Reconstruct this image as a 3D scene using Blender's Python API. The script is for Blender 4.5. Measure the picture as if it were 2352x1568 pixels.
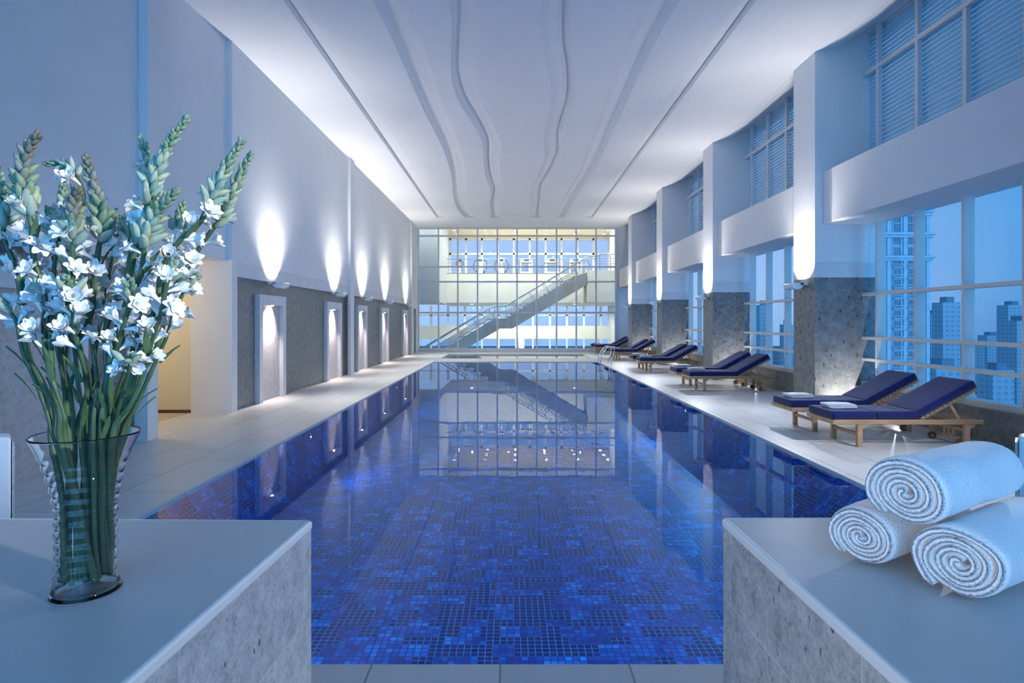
import bpy, math, random
from mathutils import Vector, Matrix, noise
RND = random.Random(11)
scene = bpy.context.scene
for o in list(bpy.data.objects):
    bpy.data.objects.remove(o)
C = scene.collection
PI = math.pi
# ------------------------------------------------------------------ camera, sky, exposure
F, VX, VY, H = 1340.0, 1174.0, 738.0, 1.6          # focal length in px, vanishing point, eye height


def P(px, py, d):
    return Vector(((px - VX) / F * d, d, H + (VY - py) / F * d))


cam_d = bpy.data.cameras.new('camera')
cam = bpy.data.objects.new('camera', cam_d)
C.objects.link(cam)
cam.location = (0, 0, H)
cam.rotation_euler = (PI / 2, 0, 0)
cam_d.sensor_width = 36
cam_d.lens = 36 * F / 2352
cam_d.shift_x = -(VX - 1176) / 2352
cam_d.shift_y = -(784 - VY) / 2352
cam_d.clip_start = 0.05
cam_d.clip_end = 4000
scene.camera = cam
scene.view_settings.view_transform = 'Standard'
scene.view_settings.look = 'None'
scene.view_settings.gamma = 1
scene.view_settings.use_curve_mapping = False
scene.view_settings.exposure = 0.0
cy = scene.cycles
cy.max_bounces = 7
cy.diffuse_bounces = 3
cy.glossy_bounces = 3
cy.transmission_bounces = 8
cy.transparent_max_bounces = 16
cy.caustics_reflective = False
cy.caustics_refractive = True
cy.blur_glossy = 1.0
cy.sample_clamp_indirect = 4.0
cy.use_denoising = True
cy.use_adaptive_sampling = True
cy.adaptive_threshold = 0.12
cy.adaptive_min_samples = 16

world = bpy.data.worlds.new('dusk_sky')
scene.world = world
world.use_nodes = True
wn, wl = world.node_tree.nodes, world.node_tree.links
wn.clear()
w_out = wn.new('ShaderNodeOutputWorld')
w_bg = wn.new('ShaderNodeBackground')
w_tc = wn.new('ShaderNodeTexCoord')
w_sep = wn.new('ShaderNodeSeparateXYZ')
w_r = wn.new('ShaderNodeValToRGB')
w_r2 = wn.new('ShaderNodeValToRGB')
w_mix = wn.new('ShaderNodeMix')
w_mix.data_type = 'RGBA'
w_m = wn.new('ShaderNodeMapRange')
wl.new(w_tc.outputs['Generated'], w_sep.inputs[0])
w_h = wn.new('ShaderNodeMapRange')
w_h.inputs[1].default_value = -0.25
w_h.inputs[2].default_value = 0.75
wl.new(w_sep.outputs['Z'], w_h.inputs[0])
wl.new(w_h.outputs[0], w_r.inputs[0])
wl.new(w_h.outputs[0], w_r2.inputs[0])


def ramp(node, stops):
    r = node.color_ramp
    while len(r.elements) > 1:
        r.elements.remove(r.elements[-1])
    r.elements[0].position = stops[0][0]
    r.elements[0].color = (*stops[0][1], 1)
    for p, c in stops[1:]:
        e = r.elements.new(p)
        e.color = (*c, 1)


# blue dusk over the city on the right, paler glow beyond the far glass
ramp(w_r, [(0, (.02, .14, .38)), (.22, (.035, .19, .48)), (.3, (.052, .26, .60)), (.5, (.055, .29, .66)), (1, (.05, .25, .64))])
ramp(w_r2, [(0, (.16, .36, .60)), (.2, (.24, .44, .74)), (.27, (.36, .53, .84)), (.5, (.33, .51, .85)), (1, (.12, .30, .70))])
w_m.inputs[1].default_value = 0.72
w_m.inputs[2].default_value = 0.97
wl.new(w_sep.outputs['Y'], w_m.inputs[0])
wl.new(w_m.outputs[0], w_mix.inputs[0])
wl.new(w_r.outputs[0], w_mix.inputs[6])
wl.new(w_r2.outputs[0], w_mix.inputs[7])
# sky boosted behind the viewer, added to cast more blue into the near room
w_back = wn.new('ShaderNodeMapRange')
w_back.inputs[1].default_value = -0.68
w_back.inputs[2].default_value = -0.93
wl.new(w_sep.outputs['Y'], w_back.inputs[0])
w_mix2 = wn.new('ShaderNodeMix')
w_mix2.data_type = 'RGBA'
wl.new(w_back.outputs[0], w_mix2.inputs[0])
wl.new(w_mix.outputs[2], w_mix2.inputs[6])
w_mix2.inputs[7].default_value = (.38, 1.3, 2.75, 1)
wl.new(w_mix2.outputs[2], w_bg.inputs[0])
w_bg.inputs[1].default_value = 1.25
wl.new(w_bg.outputs[0], w_out.inputs[0])


def light(name, kind, loc, power, col=(1, 1, 1), aim=None, size=.1, size_y=None, spot=None, blend=.8, portal=False):
    d = bpy.data.lights.new(name, kind)
    d.energy = power
    d.color = col
    if kind == 'AREA':
        d.shape = 'RECTANGLE' if size_y else 'SQUARE'
        d.size = size
        if size_y:
            d.size_y = size_y
        d.cycles.is_portal = portal
    else:
        d.shadow_soft_size = size
    if kind == 'SPOT':
        d.spot_size = math.radians(spot)
        d.spot_blend = blend
    o = bpy.data.objects.new(name, d)
    C.objects.link(o)
    o.location = loc
    if aim is not None:
        o.rotation_euler = Vector(aim).to_track_quat('-Z', 'Y').to_euler()
    return o


COL_Y = [-0.14 + 5.37 * k for k in range(6)]        # near faces of the right-hand columns
COOL = (.86, .90, 1.0)
# daylight through the right-hand windows and the glass behind the camera (portals steer sky sampling)
for k in range(1, 6):
    y0, y1 = COL_Y[k] + .8, (COL_Y[k + 1] if k < 5 else 30.6)
    light('window_daylight', 'AREA', (6.62, (y0 + y1) / 2, 1.95), 1, aim=(-1, 0, 0), size=y1 - y0, size_y=2.9, portal=True)
light('window_daylight', 'AREA', (0, -3.95, 3.2), 1, aim=(0, 1, 0), size=10.4, size_y=6.4, portal=True)
# lamps of the gym, the lobby and the passage, plus added atrium fills
for x in (-3.2, -.6, 2.0, 4.6):
    light('gym_lamp', 'SPOT', (x, 39.3, 7.80), 330, (1, .95, .86), (0, .1, -1), .05, spot=150, blend=.6)
    light('gym_lamp', 'SPOT', (x + .4, 42.2, 7.80), 330, (1, .95, .86), (0, -.1, -1), .05, spot=150, blend=.6)
    light('lower_lobby_lamp', 'SPOT', (x, 38.5, 2.70), 190, (1, .98, .88), (0, .25, -1), .05, spot=160, blend=.6)
    light('lower_lobby_lamp', 'SPOT', (x + .7, 41.6, 2.70), 190, (1, .98, .88), (0, .25, -1), .05, spot=160, blend=.6)
for x in (-2.9, .6, 4.1):
    light('atrium_fill', 'SPOT', (x, 31.2, 7.9), 520, (1, .98, .92), (0, .7, -1), .05, spot=140, blend=.7)  # added behind the glass to brighten stair and wall fronts, no fixture
    light('atrium_fill', 'SPOT', (x + 1, 34.6, 7.9), 330, (1, .98, .92), (0, .2, -1), .05, spot=150, blend=.7)
light('atrium_fill', 'SPOT', (-6.0, 30.95, 7.4), 160, (1, .98, .90), (.2, .6, -1), .05, spot=150, blend=.7)  # extra fill put in for the left wall block
light('passage_lamp', 'POINT', (-6.9, 9.2, 2.3), 55, (1, .80, .52), size=.1)

# added unseen spots without fittings that graze the flowers, towels and counters
light('bouquet_spot', 'SPOT', (3.4, -.9, 2.75), 1000, (1, .94, .86), (-4.15, 2.0, -.88), .10, spot=19, blend=.75)
light('counter_fill', 'SPOT', (4.95, 5.25, 1.85), 620, (.97, .96, 1), (-5.2, -4.25, -.85), 0, spot=27, blend=.6)
light('towel_spot', 'SPOT', (-2.6, -2.2, 1.85), 330, (1, .98, 1), (3.4, 3.2, -.80), .12, spot=25, blend=.9)

# ------------------------------------------------------------------ materials
MATS = {}


def new_mat(name):
    m = bpy.data.materials.new(name)
    m.use_nodes = True
    n, l = m.node_tree.nodes, m.node_tree.links
    n.clear()
    out = n.new('ShaderNodeOutputMaterial')
    MATS[name] = m
    return m, n, l, out


def principled(n, l, out, rough=.5, metal=0, spec=.5, sheen=0):
    b = n.new('ShaderNodeBsdfPrincipled')
    b.inputs['Roughness'].default_value = rough
    b.inputs['Metallic'].default_value = metal
    b.inputs['Specular IOR Level'].default_value = spec
    if sheen:
        b.inputs['Sheen Weight'].default_value = sheen
    l.new(b.outputs[0], out.inputs[0])
    return b


def position(n, l, mode='xyz', space='Object'):
    tc = n.new('ShaderNodeTexCoord')
    src = tc.outputs[space]
    if mode == 'xyz':
        return src
    s = n.new('ShaderNodeSeparateXYZ')
    l.new(src, s.inputs[0])
    c = n.new('ShaderNodeCombineXYZ')
    if mode == 'wall':               # (x+y, z)
        a = n.new('ShaderNodeMath')
        l.new(s.outputs[0], a.inputs[0])
        l.new(s.outputs[1], a.inputs[1])
        l.new(a.outputs[0], c.inputs[0])
        l.new(s.outputs[2], c.inputs[1])
    return c.outputs[0]


def tex_noise(n, l, vec, scale, detail=4, rough=.6):
    t = n.new('ShaderNodeTexNoise')
    t.inputs['Scale'].default_value = scale
    t.inputs['Detail'].default_value = detail
    t.inputs['Roughness'].default_value = rough
    l.new(vec, t.inputs['Vector'])
    return t.outputs[0]


def to_ramp(n, l, fac, stops):
    r = n.new('ShaderNodeValToRGB')
    ramp(r, stops)
    l.new(fac, r.inputs[0])
    return r.outputs[0]


def mixc(n, l, fac, a, b, blend='MIX'):
    x = n.new('ShaderNodeMix')
    x.data_type = 'RGBA'
    x.blend_type = blend
    for s, v in ((0, fac), (6, a), (7, b)):
        if hasattr(v, 'links') or hasattr(v, 'is_linked'):
            l.new(v, x.inputs[s])
        elif s == 0:
            x.inputs[0].default_value = v
        else:
            x.inputs[s].default_value = (*v, 1)
    return x.outputs[2]


def math_n(n, l, op, a, b=None):
    m = n.new('ShaderNodeMath')
    m.operation = op
    for i, v in enumerate((a, b)):
        if v is None:
            continue
        if isinstance(v, (int, float)):
            m.inputs[i].default_value = v
        else:
            l.new(v, m.inputs[i])
    return m.outputs[0]


def bump(n, l, b, height, dist, strength=.5):
    u = n.new('ShaderNodeBump')
    u.inputs['Strength'].default_value = strength
    u.inputs['Distance'].default_value = dist
    l.new(height, u.inputs['Height'])
    l.new(u.outputs[0], b.inputs['Normal'])


def simple(name, col, rough=.5, var=.08, scale=6, metal=0, spec=.5, bmp=0, sheen=0, stretch=None):
    m, n, l, out = new_mat(name)
    b = principled(n, l, out, rough, metal, spec, sheen)
    v = position(n, l)
    if stretch:
        mp = n.new('ShaderNodeMapping')
        mp.inputs['Scale'].default_value = stretch
        l.new(v, mp.inputs[0])
        v = mp.outputs[0]
    f = tex_noise(n, l, v, scale, 1.5)
    c = to_ramp(n, l, f, [(.25, tuple(x * (1 - var) for x in col)), (.75, tuple(min(1, x * (1 + var)) for x in col))])
    l.new(c, b.inputs['Base Color'])
    if bmp:
        bump(n, l, b, f, bmp)
    return m


simple('white_plaster', (.84, .84, .85), .7, .02, 1.5)
simple('ceiling_paint', (.82, .82, .83), .8, .015, 1)
simple('limestone_band', (.70, .71, .74), .5, .05, 3)
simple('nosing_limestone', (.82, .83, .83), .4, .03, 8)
simple('pale_frame', (.72, .73, .76), .35, .02, 3)
simple('beige_frame', (.74, .72, .68), .4, .02, 3)
simple('warm_wall', (.80, .72, .55), .7, .03, 1)
simple('carpet', (.55, .48, .36), .95, .2, 60, bmp=.01)
simple('dark_wood', (.09, .05, .03), .5, .3, 10)
simple('dark_door', (.035, .05, .05), .3, .1, 3)
simple('teak', (.52, .31, .17), .5, .22, 14, stretch=(.15, 1, 1), bmp=.001)
simple('dark_teak', (.13, .08, .05), .55, .2, 14)
simple('navy_fabric', (.013, .018, .11), .85, .25, 90, spec=.2, bmp=.001, sheen=.25)
simple('black_band', (.01, .01, .02), .7, .2, 30)
simple('towel_terry', (.93, .94, .96), .95, .07, 260, spec=.1, bmp=.006, sheen=.4)
simple('chrome', (.85, .87, .9), .08, .02, 3, metal=1)
simple('steel_rail', (.42, .45, .48), .3, .1, 5, metal=.7)
simple('sconce_paint', (.88, .89, .90), .35, .02, 5)
simple('screw_dark', (.08, .08, .09), .4, .1, 5)
m = simple('blind_slat', (.62, .72, .78), .45, .05, 4)
n, l = m.node_tree.nodes, m.node_tree.links
tr_ = n.new('ShaderNodeBsdfTranslucent')
tr_.inputs[0].default_value = (.78, .90, .95, 1)
mx_ = n.new('ShaderNodeMixShader')
mx_.inputs[0].default_value = .42
pb_ = [q for q in n if q.type == 'BSDF_PRINCIPLED'][0]
ou_ = [q for q in n if q.type == 'OUTPUT_MATERIAL'][0]
l.new(pb_.outputs[0], mx_.inputs[1])
l.new(tr_.outputs[0], mx_.inputs[2])
l.new(mx_.outputs[0], ou_.inputs[0])
simple('cream_spandrel', (.80, .79, .68), .7, .03, 1)
simple('atrium_white', (.80, .82, .80), .6, .02, 1)
simple('atrium_grey', (.62, .66, .64), .6, .02, 1)
simple('gym_ceiling', (.70, .62, .48), .8, .03, 1)
simple('atrium_floor', (.55, .58, .55), .4, .05, 2)
simple('stair_paint', (.30, .31, .29), .45, .04, 2)
simple('machine_white', (.7, .7, .66), .4, .03, 5)
simple('machine_black', (.04, .05, .06), .4, .1, 5)
simple('tower_stone', (.36, .45, .50), .9, .12, .25)  # tower and city tones made pale and bluish to stand in for haze
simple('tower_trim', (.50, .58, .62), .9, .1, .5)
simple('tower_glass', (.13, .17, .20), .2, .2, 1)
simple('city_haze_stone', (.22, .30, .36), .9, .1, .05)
simple('stalk_green', (.055, .115, .055), .45, .3, 40, stretch=(1, 1, .15))
simple('bud_green', (.19, .30, .20), .5, .3, 50)
simple('bud_pale', (.33, .44, .35), .5, .25, 50)
simple('bud_dark', (.20, .24, .20), .5, .3, 50)
simple('bud_tip', (.15, .16, .12), .5, .3, 50)
simple('petal_white', (.84, .87, .86), .55, .05, 60)
simple('leaf_green', (.075, .15, .065), .5, .3, 40)

# deck limestone with fine joints
m, n, l, out = new_mat('deck_limestone')
b = principled(n, l, out, .32, 0, .5)
v = position(n, l)
br = n.new('ShaderNodeTexBrick')
mp = n.new('ShaderNodeMapping')
mp.inputs['Rotation'].default_value = (0, 0, PI / 2)
mp.inputs['Location'].default_value = (.1, .05, 0)
l.new(v, mp.inputs[0])
l.new(mp.outputs[0], br.inputs['Vector'])
for k_, v_ in (('Scale', 1), ('Mortar Size', .0055), ('Brick Width', 1.2), ('Row Height', .6), ('Mortar Smooth', .1)):
    br.inputs[k_].default_value = v_
br.inputs['Color1'].default_value = (.66, .66, .65, 1)
br.inputs['Color2'].default_value = (.73, .72, .70, 1)
br.inputs['Mortar'].default_value = (.22, .22, .22, 1)
f1 = tex_noise(n, l, v, 2.2, 3, .5)
c = mixc(n, l, .5, br.outputs[0], to_ramp(n, l, f1, [(.3, (.62, .62, .62)), (.7, (.80, .79, .77))]), 'MULTIPLY')
c2 = mixc(n, l, .22, br.outputs[0], to_ramp(n, l, f1, [(.3, (.62, .62, .62)), (.7, (.75, .75, .73))]))
l.new(c2, b.inputs['Base Color'])
l.new(to_ramp(n, l, f1, [(.3, (.32,) * 3), (.7, (.42,) * 3)]), b.inputs['Roughness'])

# smooth counter limestone
m, n, l, out = new_mat('counter_limestone')
b = principled(n, l, out, .3, 0, .5)
v = position(n, l)
br = n.new('ShaderNodeTexBrick')
mp = n.new('ShaderNodeMapping')
mp.inputs['Location'].default_value = (.62, -.13, 0)
l.new(v, mp.inputs[0])
l.new(mp.outputs[0], br.inputs['Vector'])
for k_, v_ in (('Scale', 1), ('Mortar Size', .0012), ('Brick Width', .62), ('Row Height', .33), ('Mortar Smooth', .3)):
    br.inputs[k_].default_value = v_
br.inputs['Color1'].default_value = (.56, .57, .58, 1)
br.inputs['Color2'].default_value = (.60, .60, .60, 1)
br.inputs['Mortar'].default_value = (.50, .50, .50, 1)
mp2 = n.new('ShaderNodeMapping')
mp2.inputs['Scale'].default_value = (2.5, 7, 2.5)
mp2.inputs['Rotation'].default_value = (0, 0, .7)
l.new(v, mp2.inputs[0])
f1 = tex_noise(n, l, mp2.outputs[0], 1.6, 5, .5)
c2 = mixc(n, l, .35, br.outputs[0], to_ramp(n, l, f1, [(.3, (.53, .54, .55)), (.7, (.63, .63, .63))]))
l.new(c2, b.inputs['Base Color'])
l.new(to_ramp(n, l, f1, [(.3, (.28,) * 3), (.7, (.36,) * 3)]), b.inputs['Roughness'])


def stone(name, dark, mid, lite, bw, rh, spot=1.0, spotcol=(.05, .055, .06), joint=(.35, .36, .37), jsize=.003, grain=1.0, off=(0, 0, 0)):
    m, n, l, out = new_mat(name)
    b = principled(n, l, out, .42, 0, .45)
    v = position(n, l)
    w = position(n, l, 'wall')
    f1 = tex_noise(n, l, v, 9 * grain, 5, .7)
    f2 = tex_noise(n, l, v, 45 * grain, 2, .7)
    fm = math_n(n, l, 'ADD', math_n(n, l, 'MULTIPLY', f1, .6), math_n(n, l, 'MULTIPLY', f2, .4))
    c = to_ramp(n, l, fm, [(.36, dark), (.5, mid), (.64, lite)])
    if spot:
        mp = n.new('ShaderNodeMapping')
        mp.inputs['Scale'].default_value = (1, 1, .55)
        l.new(v, mp.inputs[0])
        wb = n.new('ShaderNodeVectorMath')
        wb.operation = 'ADD'
        nz = n.new('ShaderNodeTexNoise')
        nz.inputs['Scale'].default_value = 25 * grain
        l.new(v, nz.inputs['Vector'])
        sc = n.new('ShaderNodeVectorMath')
        sc.operation = 'SCALE'
        sc.inputs['Scale'].default_value = .02 / grain
        l.new(nz.outputs['Color'], sc.inputs[0])
        l.new(mp.outputs[0], wb.inputs[0])
        l.new(sc.outputs[0], wb.inputs[1])
        for scl, thr, amt in ((13 * grain, .17, .85), (27 * grain, .13, .7), (7 * grain, .14, .5)):
            vo = n.new('ShaderNodeTexVoronoi')
            vo.inputs['Scale'].default_value = scl
            l.new(wb.outputs[0], vo.inputs['Vector'])
            sp = n.new('ShaderNodeSeparateColor')
            l.new(vo.outputs['Color'], sp.inputs[0])
            rad = math_n(n, l, 'MULTIPLY', sp.outputs[0], thr * 2 * spot)
            msk = math_n(n, l, 'LESS_THAN', vo.outputs['Distance'], rad)
            gate = math_n(n, l, 'GREATER_THAN', sp.outputs[1], .62)
            msk = math_n(n, l, 'MULTIPLY', math_n(n, l, 'MULTIPLY', msk, gate), amt)
            c = mixc(n, l, msk, c, spotcol)
    br = n.new('ShaderNodeTexBrick')
    mp3 = n.new('ShaderNodeMapping')
    mp3.inputs['Location'].default_value = off
    l.new(w, mp3.inputs[0])
    l.new(mp3.outputs[0], br.inputs['Vector'])
    for k_, v_ in (('Scale', 1), ('Mortar Size', jsize), ('Brick Width', bw), ('Row Height', rh), ('Mortar Smooth', .2)):
        br.inputs[k_].default_value = v_
    br.offset = 0.5 if jsize < .0025 else 0.0
    br.inputs['Color1'].default_value = (.9, .9, .92, 1)
    br.inputs['Color2'].default_value = (1, 1, .99, 1)
    br.inputs['Mortar'].default_value = (1, 1, 1, 1)
    c = mixc(n, l, 1.0, c, br.outputs[0], 'MULTIPLY')
    c = mixc(n, l, math_n(n, l, 'MULTIPLY', br.outputs['Fac'], .6), c, joint)
    l.new(c, b.inputs['Base Color'])
    bump(n, l, b, f2, .002, .25)
    return m


stone('grey_stone', (.12, .13, .135), (.20, .21, .215), (.29, .30, .30), 1.1, .6, .9, joint=(.17, .18, .185), jsize=.004)
stone('counter_stone', (.34, .355, .36), (.54, .56, .57), (.70, .72, .72), .52, .40, .55, (.07, .075, .07), (.66, .68, .68), .0022, 3.0, (.12, .34, 0))
stone('pebble_stone', (.28, .29, .29), (.48, .49, .485), (.64, .64, .62), .52, .40, .95, (.07, .07, .065), (.66, .67, .66), .0022, 2.0, (.10, .30, 0))
stone('niche_marble', (.40, .37, .37), (.58, .56, .56), (.66, .64, .64), 3, 3, .35, (.22, .20, .20), (.5, .5, .5), .002, 1.6)

# pool mosaic
m, n, l, out = new_mat('pool_mosaic')
b = principled(n, l, out, .35, 0, .3)
T = .052
tc = n.new('ShaderNodeTexCoord')
s = n.new('ShaderNodeSeparateXYZ')
l.new(tc.outputs['Object'], s.inputs[0])
zx = math_n(n, l, 'ADD', s.outputs[0], s.outputs[2])
zy = math_n(n, l, 'ADD', s.outputs[1], s.outputs[2])
u_ = math_n(n, l, 'DIVIDE', zx, T)
v_ = math_n(n, l, 'DIVIDE', zy, T)
cu, cv = math_n(n, l, 'FLOOR', u_), math_n(n, l, 'FLOOR', v_)
fu, fv = math_n(n, l, 'FRACT', u_), math_n(n, l, 'FRACT', v_)


def hash2(a, b_, w):
    cb = n.new('ShaderNodeCombineXYZ')
    l.new(a, cb.inputs[0])
    l.new(b_, cb.inputs[1])
    cb.inputs[2].default_value = w
    wn_ = n.new('ShaderNodeTexWhiteNoise')
    wn_.noise_dimensions = '3D'
    l.new(cb.outputs[0], wn_.inputs['Vector'])
    return wn_.outputs['Value']


bv = math_n(n, l, 'FLOOR', math_n(n, l, 'DIVIDE', cv, 2.5))
shift = math_n(n, l, 'FLOOR', math_n(n, l, 'MULTIPLY', hash2(bv, bv, 3.3), 6.0))
bu = math_n(n, l, 'FLOOR', math_n(n, l, 'DIVIDE', math_n(n, l, 'ADD', cu, shift), 3.0))
hb = hash2(bu, bv, 1.7)
dark = math_n(n, l, 'LESS_THAN', hb, .42)
ht = hash2(cu, cv, 9.1)
hb2 = hash2(bu, bv, 5.5)
tone = math_n(n, l, 'ADD', math_n(n, l, 'MULTIPLY', ht, .55), math_n(n, l, 'MULTIPLY', hb2, .45))
tile = to_ramp(n, l, tone, [(.12, (.022, .030, .26)), (.4, (.012, .085, .42)), (.65, (.010, .16, .60)), (.92, (.012, .34, .85))])
tdark = to_ramp(n, l, ht, [(0, (.010, .003, .08)), (1, (.026, .007, .13))])
base = mixc(n, l, dark, tile, tdark)
g1 = math_n(n, l, 'LESS_THAN', math_n(n, l, 'MINIMUM', fu, fv), .07)
g2 = math_n(n, l, 'GREATER_THAN', math_n(n, l, 'MAXIMUM', fu, fv), .93)
gr = math_n(n, l, 'MAXIMUM', g1, g2)
grout = mixc(n, l, dark, (.010, .025, .20), (.05, .24, .72))
base = mixc(n, l, gr, base, grout)
l.new(base, b.inputs['Base Color'])

simple('shallow_tile', (.35, .45, .42), .3, .1, 20)


def schlick(name, r0, tint, rough=0.0, bmp=None):
    m, n, l, out = new_mat(name)
    lw = n.new('ShaderNodeLayerWeight')
    lw.inputs[0].default_value = .5
    f5 = math_n(n, l, 'POWER', lw.outputs['Facing'], 5.4)
    fr = math_n(n, l, 'ADD', math_n(n, l, 'MULTIPLY', f5, 1 - r0), r0)
    t = n.new('ShaderNodeBsdfTransparent')
    nzv = position(n, l)
    nf = tex_noise(n, l, nzv, .8, 2)
    l.new(to_ramp(n, l, nf, [(.3, tint), (.7, tuple(min(1, x * 1.01) for x in tint))]), t.inputs[0])
    g = n.new('ShaderNodeBsdfGlossy')
    g.inputs['Roughness'].default_value = rough
    if bmp:
        v = position(n, l)
        a = tex_noise(n, l, v, bmp[0], 3)
        u = n.new('ShaderNodeBump')
        u.inputs['Strength'].default_value = 1
        u.inputs['Distance'].default_value = bmp[1]
        l.new(a, u.inputs['Height'])
        l.new(u.outputs[0], g.inputs['Normal'])
    mx = n.new('ShaderNodeMixShader')
    l.new(fr, mx.inputs[0])
    l.new(t.outputs[0], mx.inputs[1])
    l.new(g.outputs[0], mx.inputs[2])
    l.new(mx.outputs[0], out.inputs[0])
    return m


schlick('window_glass', .035, (.93, .96, .98))
schlick('pool_water', .02, (.40, .76, 1.0), 0.0, (1.6, .0007))

m, n, l, out = new_mat('clear_glass')
g = n.new('ShaderNodeBsdfGlass')
g.inputs['IOR'].default_value = 1.36
g.inputs['Roughness'].default_value = 0
f = tex_noise(n, l, position(n, l), 8, 2)
l.new(to_ramp(n, l, f, [(.3, (.97, .985, .98)), (.7, (1, 1, 1))]), g.inputs[0])
l.new(g.outputs[0], out.inputs[0])


def emit(name, col, strength):
    m, n, l, out = new_mat(name)
    e = n.new('ShaderNodeEmission')
    f = tex_noise(n, l, position(n, l), 5, 1)
    l.new(to_ramp(n, l, f, [(.2, tuple(c * .97 for c in col)), (.8, col)]), e.inputs[0])
    e.inputs[1].default_value = strength
    l.new(e.outputs[0], out.inputs[0])
    return m


emit('halogen_glow', (1, .97, .92), 14)
emit('warm_bulb', (1, .80, .68), 30)
emit('downlight_glow', (1, .97, .88), 9)
emit('pool_lamp_glow', (.75, .9, 1), 12)

# city facades with rows of windows, paled and flattened to paint in haze
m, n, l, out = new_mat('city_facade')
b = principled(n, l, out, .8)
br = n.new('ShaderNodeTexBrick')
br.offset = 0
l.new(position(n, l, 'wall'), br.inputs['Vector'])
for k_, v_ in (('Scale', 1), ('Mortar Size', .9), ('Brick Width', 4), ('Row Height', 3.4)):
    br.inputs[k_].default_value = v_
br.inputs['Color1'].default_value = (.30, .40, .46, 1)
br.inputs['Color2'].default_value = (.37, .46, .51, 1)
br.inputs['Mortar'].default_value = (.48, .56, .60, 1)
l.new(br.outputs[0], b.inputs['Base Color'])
m, n, l, out = new_mat('city_ground')
b = principled(n, l, out, .9)
vo = n.new('ShaderNodeTexVoronoi')
vo.inputs['Scale'].default_value = .05
l.new(position(n, l), vo.inputs['Vector'])
f = tex_noise(n, l, position(n, l), .02, 6)
c = mixc(n, l, .6, to_ramp(n, l, f, [(.35, (.08, .14, .19)), (.65, (.30, .38, .42))]), vo.outputs['Color'], 'MULTIPLY')
l.new(c, b.inputs['Base Color'])


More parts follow.
